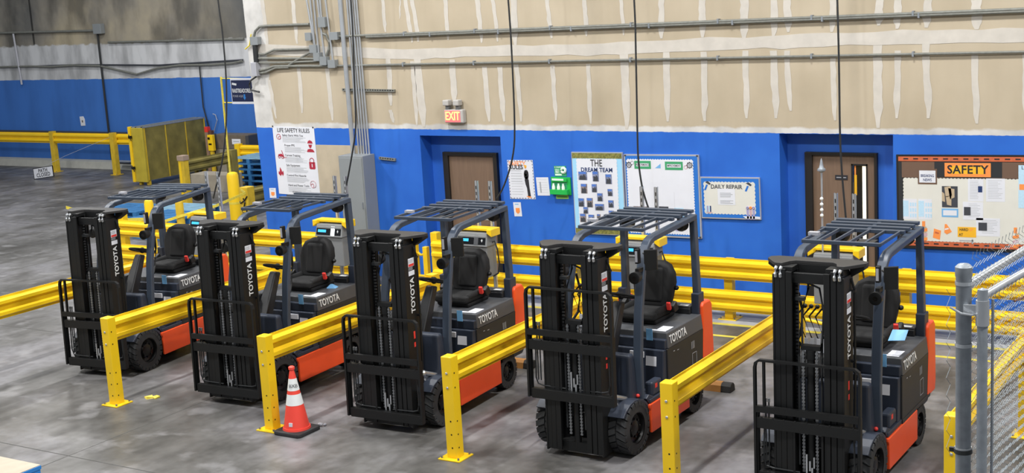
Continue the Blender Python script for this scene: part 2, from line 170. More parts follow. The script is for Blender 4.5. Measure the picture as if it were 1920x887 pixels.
mat('black_paper', '#26282c', .7); mat('brick_border', '#c4623c', .7, var=.12, vscale=20); mat('photo_a', '#7d84a0', .5, var=.6, vscale=38); mat('photo_b', '#8a7f80', .5, var=.6, vscale=30); mat('sky_print', '#4f78c8', .6)
mat('yellow_sign', '#f0b52c', .5); mat('pink_print', '#c9a7ae', .6); mat('pale_blue_print', '#b9d9ee', .6, var=.06, vscale=60); mat('eye_glass', '#e2f2e6', .3); mat('lime_label', '#9fcf57', .5); mat('label_blue', '#74aede', .5)
mat('exit_face', '#e07a7e', .4, emit=('#ff4a4a', .3)); mat('exit_glow', '#ffdf9a', .3, emit=('#ffc24a', .9)); mat('exit_grey', '#b5b2ae', .5); mat('lit_glass', '#fff6df', .2, emit=('#fff2d8', .8)); mat('dark_glass', '#1e1c1a', .1)
mat('tape_yellow', '#e3cf4c', .5, var=.1, vscale=30); mat('skin_print', '#d9a05a', .6); mat('hose_brown', '#6f4a3c', .6); mat('stop_orange', '#b07a3a', .7, var=.12); mat('stop_black', '#1d1c1b', .7); mat('wood_light', '#b0a594', .7, var=.08)
mat('bright_blue', '#2c7fcb', .5); mat('purple_print', '#a09cc4', .6)
mat('floor_line', '#c9bc4a', .6, var=.12, vscale=10); mat('floor_joint', '#4c4b49', .8); mat('kerb', '#a9a9a3', .8, var=.08)
# ------------------------------------------------------------------ the setting
def node_mat(name):
    m = bpy.data.materials.new(name); m.use_nodes = True; MATS[name] = m
    return m, m.node_tree, m.node_tree.nodes['Principled BSDF']
def N(nt, t, **k):
    n = nt.nodes.new(t)
    for a, b in k.items(): setattr(n, a, b)
    return n
def noise(nt, scale, src, detail=6, stretch=None):
    mp = N(nt, 'ShaderNodeMapping'); mp.inputs['Scale'].default_value = stretch or (1,1,1); nt.links.new(src, mp.inputs[0])
    n = N(nt, 'ShaderNodeTexNoise'); n.inputs['Scale'].default_value = scale; n.inputs['Detail'].default_value = detail; nt.links.new(mp.outputs[0], n.inputs['Vector'])
    return n.outputs[0]
def ramp(nt, src, stops):
    r = N(nt, 'ShaderNodeValToRGB'); cr = r.color_ramp
    while len(cr.elements) < len(stops): cr.elements.new(.5)
    for e, (p, c) in zip(cr.elements, stops): e.position = p; e.color = lin(c) if isinstance(c, str) else (c, c, c, 1)
    nt.links.new(src, r.inputs[0]); return r.outputs[0]
def mix(nt, fac, a, b, mode='MIX'):
    m = N(nt, 'ShaderNodeMix', data_type='RGBA', blend_type=mode)
    for s, v in ((0, fac), (6, a), (7, b)):
        if isinstance(v, (int, float)): m.inputs[s].default_value = v
        elif isinstance(v, str): m.inputs[s].default_value = lin(v)
        else: nt.links.new(v, m.inputs[s])
    return m.outputs[2]
def mth(nt, op, a, b=0., c=None, clamp=False):
    m = N(nt, 'ShaderNodeMath', operation=op, use_clamp=clamp)
    for i, v in enumerate((a, b) if c is None else (a, b, c)):
        if isinstance(v, (int, float)): m.inputs[i].default_value = v
        else: nt.links.new(v, m.inputs[i])
    return m.outputs[0]
def step(nt, v, at, w=.004):   # 0 below at, 1 above
    return mth(nt, 'MULTIPLY_ADD', v, 1/w, -at/w+.5, True)
# floor
m, nt, b = node_mat('concrete_floor'); tc = N(nt, 'ShaderNodeTexCoord').outputs['Object']
n1 = noise(nt, .55, tc, 8); n2 = noise(nt, 2.2, tc, 10, (1.3, .6, 1)); n3 = noise(nt, 9, tc, 8); n4 = noise(nt, .9, tc, 5, (1.9, .16, 1))
c1 = ramp(nt, n1, [(.38, '#585755'), (.5, '#6a6968'), (.6, '#7d7c7f')])
c2 = mix(nt, .75, c1, ramp(nt, n2, [(.34, '#b5b3b0'), (.52, '#ffffff'), (.66, '#ffffff'), (.74, '#ffffff')]), 'MULTIPLY')
c3 = mix(nt, .5, c2, ramp(nt, n3, [(.35, '#d6d4d2'), (.6, '#ffffff')]), 'MULTIPLY')
c4 = mix(nt, .3, c3, ramp(nt, n4, [(.36, '#b8b5b0'), (.5, '#ffffff')]), 'MULTIPLY')
scr = ramp(nt, noise(nt, 1.7, tc, 14, (1, 1.2, 1)), [(.56, 0.), (.66, 1.)])
c5 = mix(nt, mth(nt, 'MULTIPLY', scr, .4), c4, '#989799')
nt.links.new(c5, b.inputs['Base Color']); nt.links.new(ramp(nt, n2, [(.3, .50), (.7, .32)]), b.inputs['Roughness'])
b.inputs['Specular IOR Level'].default_value = .35
# painted drywall
m, nt, b = node_mat('drywall'); tcn = N(nt, 'ShaderNodeTexCoord').outputs['Object']; sx = N(nt, 'ShaderNodeSeparateXYZ'); nt.links.new(tcn, sx.inputs[0]); X, Z = sx.outputs[0], sx.outputs[2]
tan = ramp(nt, noise(nt, 1.1, tcn, 5), [(.3, '#b0a38d'), (.7, '#bfb29c')])
tan = mix(nt, .15, tan, ramp(nt, noise(nt, 6, tcn, 4, (1, 1, .15)), [(.35, '#e4dfd8'), (.6, '#ffffff')]), 'MULTIPLY')
rough_edge = mth(nt, 'MULTIPLY_ADD', noise(nt, 5, tcn, 6), .10, -.05)
zz = mth(nt, 'ADD', Z, rough_edge)
white = mix(nt, 1., '#d3d1ce', ramp(nt, noise(nt, 3, tcn, 6), [(.3, '#dddddd'), (.6, '#ffffff')]), 'MULTIPLY')
col = mix(nt, step(nt, zz, 2.535, .03), white, tan)
col = mix(nt, step(nt, mth(nt, 'MULTIPLY_ADD', X, -1., mth(nt, 'MULTIPLY', rough_edge, 2.)), 15.86, .03), col, white)
blue = ramp(nt, noise(nt, 1.6, tcn, 6), [(.3, '#2760c0'), (.7, '#2f6dce')])
fine = mth(nt, 'MULTIPLY_ADD', noise(nt, 9, tcn, 5), .03, -.015)
col = mix(nt, step(nt, mth(nt, 'ADD', Z, fine), 2.458, .006), blue, col)
nt.links.new(col, b.inputs['Base Color']); b.inputs['Roughness'].default_value = .55; b.inputs['Specular IOR Level'].default_value = .3
m, nt, b = node_mat('blue_wall'); tcn = N(nt, 'ShaderNodeTexCoord').outputs['Object']
nt.links.new(ramp(nt, noise(nt, 1.6, tcn, 6), [(.3, '#2760c0'), (.7, '#2f6dce')]), b.inputs['Base Color']); b.inputs['Roughness'].default_value = .55
# old concrete wall far left
m, nt, b = node_mat('far_concrete'); tcn = N(nt, 'ShaderNodeTexCoord').outputs['Object']; sx = N(nt, 'ShaderNodeSeparateXYZ'); nt.links.new(tcn, sx.inputs[0]); X, Z = sx.outputs[0], sx.outputs[2]
g = ramp(nt, noise(nt, .45, tcn, 9), [(.34, '#6b6a67'), (.5, '#938d82'), (.66, '#b8ac93')])
g = mix(nt, .7, g, ramp(nt, noise(nt, 1.3, tcn, 10, (1, 1, .45)), [(.36, '#8a8b8c'), (.56, '#ffffff')]), 'MULTIPLY')
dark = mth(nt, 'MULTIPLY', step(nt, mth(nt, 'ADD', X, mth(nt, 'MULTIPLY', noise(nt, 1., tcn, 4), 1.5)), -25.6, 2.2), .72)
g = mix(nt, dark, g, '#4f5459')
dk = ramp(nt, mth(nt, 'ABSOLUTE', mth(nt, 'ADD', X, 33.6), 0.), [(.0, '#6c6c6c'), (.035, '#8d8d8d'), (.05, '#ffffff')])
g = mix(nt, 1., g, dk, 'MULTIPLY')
w = mix(nt, 1., '#d2d3d6', ramp(nt, noise(nt, 2.6, tcn, 8, (1, 1, .35)), [(.3, '#c4c4c4'), (.58, '#ffffff')]), 'MULTIPLY')
e = mth(nt, 'MULTIPLY_ADD', noise(nt, 4, tcn, 6), .16, -.08)
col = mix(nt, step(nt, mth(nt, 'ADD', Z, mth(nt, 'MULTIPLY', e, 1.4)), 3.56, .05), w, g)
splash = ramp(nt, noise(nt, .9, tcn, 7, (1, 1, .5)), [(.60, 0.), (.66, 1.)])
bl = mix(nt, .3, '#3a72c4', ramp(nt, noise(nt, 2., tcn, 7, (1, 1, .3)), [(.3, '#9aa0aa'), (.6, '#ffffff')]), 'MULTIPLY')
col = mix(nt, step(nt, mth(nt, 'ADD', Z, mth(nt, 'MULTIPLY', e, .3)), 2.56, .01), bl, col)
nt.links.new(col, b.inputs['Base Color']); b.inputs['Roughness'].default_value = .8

fl = MB().box(-60, 14, -3, 32, -.2, 0).build('floor', 'concrete_floor'); tag(fl, kind='structure')
WY, RY = 17.6, 17.9
wb = MB(); r1 = D['rec1']; r2 = D['rec2']
wb.prism([(-16.35, 6.6), (-16.33, 5.0), (-16.271, 2.458), (-16.21, 0), (r1[0][0], 0), (r1[0][0], 6.6)], 'y', WY, RY+.1)
wb.box(r1[0][0], r1[1][0], WY, RY+.1, r1[0][1], 6.6)
wb.box(r1[1][0], r2[0][0], WY, RY+.1, 0, 6.6)
wb.box(r2[0][0], r2[1][0], WY, RY+.1, 2.452, 6.6)
wb.box(r2[1][0], 8, WY, RY+.1, 0, 6.6)
wall_back = wb.build('wall_back', 'drywall'); tag(wall_back, kind='structure')
for rr, d in ((r1, D['door1']), (r2, D['door2'])):
    q = MB(); x0, x1 = d[0][0], d[1][0]
    q.box(rr[0][0]-.05, x0, RY, RY+.12, 0, 2.5).box(x1, rr[1][0]+.05, RY, RY+.12, 0, 2.5).box(x0, x1, RY, RY+.12, d[0][1], 2.5)
    tag(q.build('wall_recess', 'blue_wall'), kind='structure')
WP = lambda x, z, d=0.: (x, WY-d, z)
# drywall compound strokes and seams: raised skim on the wall
jc = MB()
def ribbon(mb, pts, ws, y0, th=.003, vert=True):
    n = len(pts)
    L = []; Rr = []
    for (x, z), w in zip(pts, ws):
        if vert: L.append((x-w/2, z)); Rr.append((x+w/2, z))
        else: L.append((x, z+w/2)); Rr.append((x, z-w/2))
    for i in range(n-1):
        quad = [L[i], L[i+1], Rr[i+1], Rr[i]]
        mb.hull([(a, y0-th, b) for a, b in quad], [(a, y0, b) for a, b in quad])
for (a, b_), w in D['strokes']:
    n = 9; pts = []; ws = []
    for i in range(n):
        t = i/(n-1); pts.append((a[0]+(b_[0]-a[0])*t+random.uniform(-.008, .008), a[1]+(b_[1]-a[1])*t))
        ws.append(w*(random.uniform(.85, 1.1))*(1 if t < .75 else 1-(t-.75)*2.6))
    if a[1] > 4.3: pts.insert(0, (pts[0][0], 5.6)); ws.insert(0, w*.9)
    ribbon(jc, pts, ws, WY-.0005)
s = D['seam']; pts = []; ws = []
for i in range(len(s)-1):
    for t in (0, .33, .66):
        pts.append((s[i][0]+(s[i+1][0]-s[i][0])*t, s[i][1]+(s[i+1][1]-s[i][1])*t+random.uniform(-.012, .012))); ws.append(random.uniform(.14, .19))
pts.append(s[-1]); ws.append(.17); pts.append((6, s[-1][1])); ws.append(.17)
ribbon(jc, pts, ws, WY-.001, vert=False)
tag(jc.build('trim_1', 'joint_comp'), kind='structure')
q = D['patch']; pm = MB().box(q[0][0], D['ebox'][0][0]+.3, WY-.004, WY, q[2][1], q[0][1])
tag(pm.build('trim_2', mat('bare_board', '#b9ac96', .7, var=.06)), kind='structure')
# doors
def door(n, d, di, vis=False):
    x0, z1 = d[0]; x1 = d[1][0]; a0, a1 = di[0][0], di[1][0]; zi = di[0][1]
    f = MB().box(x0, a0, RY-.06, RY+.1, 0, z1).box(a1, x1, RY-.06, RY+.1, 0, z1).box(a0, a1, RY-.06, RY+.1, zi, z1)
    r = f.build('door_%d' % n, 'frame_black', bevel=.004); tag(r, kind='structure')
    if vis:
        v0, zt = D['vis'][0]; v1 = D['vis'][1][0]
        l = MB().box(a0, v0, RY-.02, RY+.03, .01, zi).box(v1, a1, RY-.02, RY+.03, .01, zi).box(v0, v1, RY-.02, RY+.03, zt, zi).box(v0, v1, RY-.02, RY+.03, .01, zt-1.5)
        l.build('door_leaf', 'wood_door', r)
        MB().box(v0, v0+.02, RY-.03, RY-.01, zt-1.5, zt).box(v1-.02, v1, RY-.03, RY-.01, zt-1.5, zt).box(v0, v1, RY-.03, RY-.01, zt-.02, zt).box(v0, v1, RY-.03, RY-.01, zt-1.5, zt-1.48).build('window_trim', 'frame_black', r)
        MB().box(v0+.02, v1-.02, RY, RY+.01, zt-1.48, zt-.02).build('window_pane', 'dark_glass', r)
        w0, w1 = D['vw'][0][0], D['vw'][1][0]
        MB().box(w0, w1, RY-.008, RY-.001, zt-1.45, zt-.03).build('pane_light_strip', 'lit_glass', r)  # emissive strip stands for the white streak of light in the pane
        y0 = D['vy'][0]; y3 = D['vy'][3]
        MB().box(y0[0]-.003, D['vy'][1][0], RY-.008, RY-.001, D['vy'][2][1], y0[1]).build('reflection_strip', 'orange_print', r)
        MB().box(y0[0]-.006, y3[0]+.004, RY-.008, RY-.001, y3[1]-.02, D['vy'][2][1]).build('yellow_reflection', 'yellow_sign', r)  # yellow lower part of the reflection, painted as a strip on the pane
        s0, s1 = D['dsign']; MB().box(s0[0], s1[0], RY-.028, RY-.02, s1[1], s0[1]).build('room_plate', 'text_black', r)
        MB().box(s0[0]+.02, s1[0]-.02, RY-.029, RY-.0275, (s0[1]+s1[1])/2-.006, (s0[1]+s1[1])/2+.006).build('plate_text', 'text_grey', r)
    else: MB().box(a0, a1, RY-.02, RY+.03, .01, zi).build('door_leaf', 'wood_door', r)
    h = MB().tube([(a1-.07, RY-.02, 1.0), (a1-.07, RY-.07, 1.0), (a1-.2, RY-.075, 1.0)], .01)
    h.build('door_handle', 'silver', r, smooth=True)
    return r
door(1, D['door1'], D['door1i']); door(2, D['door2'], D['door2i'], True)
# far wall
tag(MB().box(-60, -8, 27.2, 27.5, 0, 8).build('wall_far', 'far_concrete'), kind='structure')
tag(MB().prism([(27.2, 0), (27.2, .22), (26.95, .2), (26.9, 0)], 'x', -60, -8).build('trim_3', 'kerb'), kind='structure')
# painted floor lines and slab joints
q = MB().box(-13, 6, 16.53, 16.62, 0, .002).box(-13, 6, 15.98, 16.05, 0, .002)
tag(q.build('trim_4', 'floor_line'), kind='structure')
q = MB().box(-13, 8, 16.62, 17.6, 0, .0015); tag(q.build('trim_5', mat('pale_concrete', '#a8a8a6', .6, var=.1, vscale=3)), kind='structure')
q = MB().box(-40, 2, 9.20, 9.214, 0, .0015).box(-11.63, -11.62, 0, 9.2, 0, .0015).box(-11.625, -11.617, 9.2, 11.5, 0, .0015).box(-40, -14.6, 12.93, 12.942, 0, .0015)
q.box(-21.0, -20.99, 9.2, 26.9, 0, .0015).box(-60, -14, 19.6, 19.61, 0, .0015)
tag(q.build('trim_6', 'floor_joint'), kind='structure')
q = MB(); q.box(-60, -18, 25.6, 25.64, 0, .0015); tag(q.build('trim_7', 'floor_joint'), kind='structure')
# ------------------------------------------------------------------ forklift (x = viewer's right, y = to its rear, z up, origin under front axle)
def make_forklift():
    R = empty('forklift', (0,0,0))
    TM = lambda x, y, z: (x, -.375+y+.025*z, z)               # mast leans back
    # mast rails: outer, middle and inner stage each side
    for s in (-1, 1):
        r = MB(TM)
        for (xo, w, d0, d1, zt) in ((.308, .05, .0, .21, 2.06), (.255, .05, -.006, .18, 2.09), (.2, .055, -.012, .17, 2.07)):
            xa, xb = (xo-w)*s, xo*s
            r.box(xb, xb-.012*s, d0+.004, d1-.004, .08, zt).box(xa, xb, d0, d0+.02, .08, zt).box(xa, xb, d1-.02, d1, .08, zt)
        r.build('mast_rail', 'mast_black', R, bevel=.003)
        p = MB(TM); p.box(.308*s, .325*s, -.005, .235, .06, 2.04); p.build('mast_side_plate', 'mast_black', R, bevel=.003)
        c = MB(TM)
        for xo in (.245, .29):
            c.tube([(xo*s, -.01, 2.02), (xo*s, -.02, 2.05), (xo*s, -.01, 2.09), (xo*s, .01, 2.105)], .014, 8)
        c.build('chain_roller', 'silver', R, smooth=True)
        t = MB(TM); t.tube([(.35*s, .19, .5), (.355*s, .2, 1.1), (.35*s, .2, 1.9), (.33*s, .18, 2.0)], .011, 8)
        t.box(.325*s, .365*s, .18, .21, 1.88, 1.90).box(.325*s, .365*s, .18, .21, 1.25, 1.27); t.build('mast_hose_tube', 'black_steel', R, smooth=True)
        cy = MB(TM); cy.cyl((.19*s, .22, .1), (.19*s, .22, 1.95), .028, 12); cy.build('lift_cylinder', 'black_steel', R, smooth=True)
        fr = MB(TM)
        for z in (.35, .9, 1.5): fr.box(.2*s, .325*s, .21, .245, z, z+.09)
        fr.build('mast_bracket', 'mast_black', R)
        tl = MB(); tl.cyl((.36*s, -.16, .62), (.36*s, .1, .52), .026, 12); tl.ball((.36*s, -.17, .62), .035); tl.build('tilt_cylinder', 'silver', R, smooth=True)
    # crosshead
    h = MB(TM); poly = [(-.45, .22), (-.34, .07), (-.31, .04), (-.25, .04), (-.21, .14), (-.17, .18), (.17, .18), (.21, .14), (.25, .04), (.31, .04), (.34, .07), (.45, .22), (.45, .29), (.38, .33), (-.38, .33), (-.45, .29)]
    h.prism(poly, 'z', 2.105, 2.135); h.build('mast_crosshead', mat('crosshead', '#2b2a2a', .5, var=.05), R, bevel=.004)
    h = MB(TM); h.box(-.17, .17, .18, .2, 1.95, 2.105).box(-.17, .17, .05, .09, 1.96, 2.05).box(-.308, -.15, .03, .2, 2.06, 2.105).box(.15, .308, .03, .2, 2.06, 2.105)
    for s in (-1, 1): h.prism([(.308*s, 2.0), (.308*s, 2.105), (.44*s, 2.105), (.44*s, 2.08)], 'y', .2, .31)
    h.build('crosshead_web', 'mast_black', R, bevel=.003)
    h = MB(TM); h.box(-.30, .30, .04, .18, .06, .16); h.build('mast_crossbar', 'mast_black', R)
    # middle lift cylinder with twin chains
    c = MB(TM); c.cyl((0, .07, .08), (0, .07, 1.28), .035, 14); c.cyl((0, .07, 1.28), (0, .07, 1.36), .045, 14); c.box(-.09, .09, .05, .12, 1.36, 1.4); c.build('centre_lift_cylinder', 'black_steel', R, smooth=True)
    for s in (-1, 1):
        k = MB(TM); z = .24
        while z < 1.34: k.box(.062*s-.013, .062*s+.013, .035, .05, z, z+.018); z += .032
        k.box(.062*s-.006, .062*s+.006, .036, .049, .24, 1.36); k.build('lift_chain', 'chain', R)
        k = MB(TM); k.tube([(.105*s, .05, .3), (.105*s, .05, 1.3), (.1*s, .07, 1.42), (.08*s, .12, 1.3), (.08*s, .12, .4)], .011); k.build('hydraulic_hose', 'cable_black', R, smooth=True)
    k = MB(TM); z = .3
    while z < 1.98: k.box(-.145, -.12, .09, .105, z, z+.018); z += .034
    k.build('rear_lift_chain', mat('chain_dark', '#4a4b4d', .4, metal=.5), R)
    k = MB(TM)
    for s in (-1, 1): k.tube([(.09*s, .1, 1.4), (.1*s, .12, 1.7), (.05*s, .16, 1.9), (-.06, .17, 1.94)], .01)
    k.box(-.14, -.06, .06, .12, 1.80, 1.83); k.build('upper_hose', 'cable_black', R, smooth=True)
    # decals on the mast
    PF = lambda y, z: (.3265, -.35+y+.06*z, z)
    mm = MB(TM); mm.box(.325, .3265, .07, .18, 1.80, 1.89); mm.build('warning_decal', 'white_paper', R)
    mm = MB(TM); mm.box(.3265, .3272, .075, .175, 1.803, 1.83); mm.build('decal_stripe', 'red_plastic', R)
    mm = MB(TM)
    for i in range(3): mm.box(.3265, .3272, .07, .15, 1.842+i*.013, 1.848+i*.013)
    for i in range(3): mm.box(.325, .3264, .07, .15, 1.765+i*.011, 1.77+i*.011)
    mm.build('decal_text', 'text_grey', R)
    mm = MB(TM); mm.box(.325, .3265, .07, .18, 1.705, 1.755); mm.build('data_decal', 'white_paper', R)
    text('mast_lettering', 'TOYOTA', .10, frame((.3268, -.375+.125+.025*1.5, 1.49), (0, .025, 1), (0, -1, .025)), 'letter_white', R, bold=.02, sx=.92)
    mm = MB(TM); mm.box(.325, .3265, .10, .13, 1.02, 1.10).box(.325, .3265, .10, .13, .93, .98); mm.build('capacity_decal', 'red_plastic', R)
    # carriage and load backrest
    LB = lambda x, y, z: (x, -.43+y+.025*z, z)
    cg = []
    b = MB(LB)
    o = [(-.48, 0, .14), (-.48, 0, 1.19), (-.47, 0, 1.235), (-.435, 0, 1.26), (.435, 0, 1.26), (.47, 0, 1.235), (.48, 0, 1.19), (.48, 0, .14)]
    b.sweep(o, [(-.011, -.02), (.011, -.02), (.011, .02), (-.011, .02)], up=(0, 1, 0))
    b.box(-.475, .475, -.02, .02, .78, .84)
    cg.append(b.build('load_backrest', 'black_steel', R))
    b = MB(LB)
    for x in (-.395,): b.box(x-.01, x+.01, -.015, .015, .82, 1.255)
    cg.append(b.build('backrest_bar', 'black_steel', R))
    b = MB(LB); b.box(-.47, .47, -.01, .045, .63, .73); b.box(-.45, .47, -.01, .045, .13, .23)
    for i in range(9): b.box(-.42+i*.105-.008, -.42+i*.105+.008, -.012, 0, .722, .738)
    cg.append(b.build('fork_bar', 'black_steel', R, bevel=.003))
    b = MB(LB)
    for x in (-.47, .47): b.box(x-.014, x+.014, 0, .05, .14, .82)
    for x in (-.13, .13): b.box(x-.01, x+.01, .03, .16, .13, .73)
    cg.append(b.build('carriage_side_plate', 'black_steel', R))
    b = MB(LB)
    for s in (-1, 1): b.tube([(.41*s, .04, .7), (.42*s, .04, .33), (.40*s, .04, .27), (.34*s, .04, .255), (.08*s, .04, .25)], .008)
    cg.append(b.build('attachment_hose_pipe', 'cable_black', R, smooth=True))
    b = MB(LB)
    for x in (-.405, -.375): b.cyl((x, .06, .3), (x, .06, .86), .007, 8)
    cg.append(b.build('spare_hose', 'cable_black', R, smooth=True))
    b = MB(LB)
    for x in (-.405, -.375): b.cyl((x, .06, .86), (x, .06, .895), .012, 8)
    cg.append(b.build('hose_fitting', 'chain', R, smooth=True))
    b = MB(LB); b.box(-.03, -.015, .05, .06, .22, .42).box(0, .015, .05, .06, .27, .36).box(.02, .035, .05, .06, .2, .3).box(.04, .052, .05, .06, .3, .4)
    cg.append(b.build('chain_anchor', 'silver', R))
    # front wheels
    def wheel(name, cx, y, r, w, s, par):
        t = MB(); prof = [(r*.60, -w/2), (r*.9, -w/2), (r*.965, -w*.40), (r*.965, w*.40), (r*.9, w/2), (r*.60, w/2)]
        M = Matrix.Translation((cx, y, r)) @ Matrix.Rotation(math.pi/2, 4, 'Y')
        prof = [(a if a < r*.9 else a*.965, c) for a, c in prof]; t.lathe(prof, 40, M)
        n = 22
        for i in range(n):
            for side in (-1, 1):
                a = 2*math.pi*(i+(.5 if side > 0 else 0))/n; da = .105; db = .06
                vs = []
                for rr in (r*.91, r):
                    for (u, aa, hw) in ((.03, 0, .098), (.5, .15, .112)):
                        for sg in (-1, 1):
                            an = a+aa+sg*hw
                            vs.append(M @ Vector((rr*math.cos(an), rr*math.sin(an), side*w*u)))
                t.add(vs, [(0,1,3,2), (4,6,7,5), (0,4,5,1), (2,3,7,6), (0,2,6,4), (1,5,7,3)])
                vs = []
                for rr in (r*.84, r*.98):                     # shoulder block
                    for z in (w*.5, w*.515):
                        for sg in (-1, 1):
                            an = a+.15+sg*.112; vs.append(M @ Vector((rr*math.cos(an), rr*math.sin(an), side*z)))
                t.add(vs, [(0,1,3,2), (4,6,7,5), (0,4,5,1), (2,3,7,6), (0,2,6,4), (1,5,7,3)])
        ty = t.build(name, 'rubber', par)
        f = w/2*s
        rm = MB(); M2 = M @ Matrix.Diagonal((1, 1, s, 1))
        rm.lathe([(r*.61, -w/2+.01), (r*.61, w/2-.005), (r*.57, w/2-.004), (r*.54, w/2-.05), (r*.38, w/2-.07), (r*.3, w/2-.03), (r*.2, w/2-.02), (0, w/2-.02)], 28, M2)
        for i in range(8):
            a = 2*math.pi*i/8; p = M2 @ Vector((r*.34*math.cos(a), r*.34*math.sin(a), w/2-.045)); q_ = M2 @ Vector((r*.34*math.cos(a), r*.34*math.sin(a), w/2-.018)); rm.cyl(p, q_, .011, 6)
        rm.build('wheel_rim', 'rim_black', ty, smooth=True)
    for s in (-1, 1): wheel('front_wheel', .405*s, 0, .27, .21, s, R); wheel('rear_wheel', .41*s, 1.42, .205, .15, s, R)
    # chassis
    b = MB(); b.box(-.28, .28, -.08, .5, .12, .5).box(-.42, .42, .3, 1.2, .14, .43).box(-.3, .3, 1.2, 1.66, .15, .43); b.build('chassis', 'panel_black', R)
    b = MB(); b.cyl((-.3, 0, .26), (.3, 0, .26), .07).box(-.06, .1, -.12, .0, .16, .4); b.build('drive_axle', 'black_steel', R)
    for s in (-1, 1):
        f = MB(); pts = []
        for i in range(9):
            a = math.pi*(.06+.72*i/8); pts.append((.30*math.cos(a)*1.03, .26+.27*math.sin(a)))
        outer = [(y*1.12, .26+(z-.26)*1.1) for y, z in pts]
        f.prism(pts+outer[::-1], 'x', .29*s, .50*s); f.build('fender', 'navy_dark', R, bevel=.005)
        f = MB(); f.box(.28*s, .51*s, .30, .78, .43, .475); f.prism([(.30, .43), (.24, .50), (.30, .53), (.42, .475)], 'x', .29*s, .50*s); f.build('step', 'navy_dark', R, bevel=.008)
        f = MB()
        for i in range(3):
            for j in range(4): f.cyl(((.34+.06*i)*s, .46+.06*j, .475), ((.34+.06*i)*s, .46+.06*j, .4765), .014, 10)
        f.build('step_hole', 'rim_black', R)
        f = MB(); f.box(.49*s, .525*s, .29, 1.19, .13, .43); f.prism([(.29, .43), (.29, .36), (.27, .40), (.27, .43)], 'x', .49*s, .525*s); f.build('side_skirt', 'orange', R, bevel=.008)
        f = MB(); f.box(.44*s, .52*s, .72, 1.66, .43, .47); f.build('sill', 'panel_black', R, bevel=.004)
        f = MB(); f.box(.44*s, .515*s, .72, 1.64, .47, .89); f.build('battery_side_panel', 'panel_black', R, bevel=.006)
        f = MB(); f.prism([(1.56, .44), (1.60, .9), (1.60, 1.14), (1.63, 1.175), (1.80, 1.175), (1.85, 1.12), (1.87, .55), (1.84, .44)], 'x', .43*s, .52*s); f.build('counterweight_side', 'orange', R, bevel=.02, seg=3)
    b = MB(); b.prism([(1.62, .3), (1.62, 1.10), (1.68, 1.12), (1.84, 1.10), (1.9, .9), (1.92, .35), (1.86, .3)], 'x', -.44, .44); b.build('counterweight', 'navy_dark', R, bevel=.02)
    b = MB(); b.box(-.44, .44, .74, 1.62, .47, .9); b.build('battery_case', 'panel_black', R)
    # hood, front cover, label stripes
    b = MB(); b.hull([(-.52, .74, .89), (.52, .74, .89), (.52, 1.60, .89), (-.52, 1.60, .89)], [(-.50, .755, 1.055), (.50, .755, 1.055), (.50, 1.60, 1.055), (-.50, 1.60, 1.055)])
    b.build('hood', 'hood_grey', R, bevel=.012, seg=3)
    b = MB(); b.hull([(-.50, .62, .47), (.50, .62, .47), (.50, .72, .47), (-.50, .72, .47)], [(-.50, .66, .89), (.50, .66, .89), (.50, .73, .89), (-.50, .73, .89)]); b.box(-.5, .5, .70, .76, .89, .99)
    b.build('seat_deck_front', 'navy_dark', R, bevel=.01)
    b = MB(); b.hull([(.30, .645, .72), (.42, .645, .72), (.42, .64, .72), (.30, .64, .72)], [(.30, .665, .87), (.42, .665, .87), (.42, .66, .87), (.30, .66, .87)])
    b.build('instruction_card', 'white_paper', R)
    b = MB(); b.box(.12, .28, .64, .655, .80, .86); b.build('front_decal', 'white_paper', R)
    text('hood_lettering', 'TOYOTA', .12, frame((.5145, .985, .972), (0, 1, 0), (-.12, 0, 1)), 'letter_white', R, bold=.02, sx=.82)
    b = MB(); b.box(.26, .46, .80, .84, 1.055, 1.0565).box(.34, .46, .85, 1.0, 1.055, 1.0565); b.build('hood_decal', 'white_paper', R)
    b = MB()
    for i in range(3): MB().box(.516, .5175, 1.30+i*.03, 1.31+i*.03, .74, .82).build('side_panel_print', 'text_grey', R)
    MB().box(.516, .5175, .86, .89, .83, .838).build('side_panel_print', 'text_grey', R); MB().box(.516, .5175, .95, .99, .82, .826).build('side_panel_print', 'text_grey', R)
    b.box(.516, .5175, 1.31, 1.42, .53, .535).box(.516, .5175, 1.31, 1.42, .685, .69).box(.516, .5175, 1.31, 1.316, .53, .69).box(.516, .5175, 1.414, 1.42, .53, .69); b.build('side_panel_marking', 'text_grey', R)
    # front cowl and floor
    b = MB(); b.box(-.46, .46, .28, .66, .44, .47); b.build('floor_plate', 'navy_dark', R)
    b = MB(); b.hull([(-.44, .06, .46), (.42, .06, .46), (.42, .24, .46), (-.44, .24, .46)], [(-.42, .10, .98), (.40, .10, .98), (.40, .20, .98), (-.42, .20, .98)]); b.build('front_cowl', 'navy_dark', R, bevel=.03, seg=3)
    b = MB(); b.hull([(-.40, .09, .98), (-.06, .09, .98), (-.06, .26, .98), (-.40, .26, .98)], [(-.36, .12, 1.1), (-.1, .12, 1.1), (-.1, .24, 1.1), (-.36, .24, 1.1)])
    b.build('dash_top', 'panel_black', R, bevel=.02)
    b = MB(); b.hull([(-.04, .2, .9), (.13, .2, .9), (.13, .36, .9), (-.04, .36, .9)], [(.02, .50, 1.42), (.12, .50, 1.42), (.12, .60, 1.39), (.02, .60, 1.39)]); b.build('steering_column', 'panel_black', R, bevel=.02, seg=3)
    M = Matrix.Translation((.07, .60, 1.455)) @ Matrix.Rotation(-.35, 4, 'X')
    b = MB(); ring = [M @ Vector((.165*math.cos(a*math.pi/14), .165*math.sin(a*math.pi/14), 0)) for a in range(28)]
    b.tube(ring, .014, 8, close=True)
    for a in (0, 2.1, 4.2): b.tube([M @ Vector((0, 0, -.01)), M @ Vector((.16*math.cos(a+.5), .16*math.sin(a+.5), 0))], .011, 6)
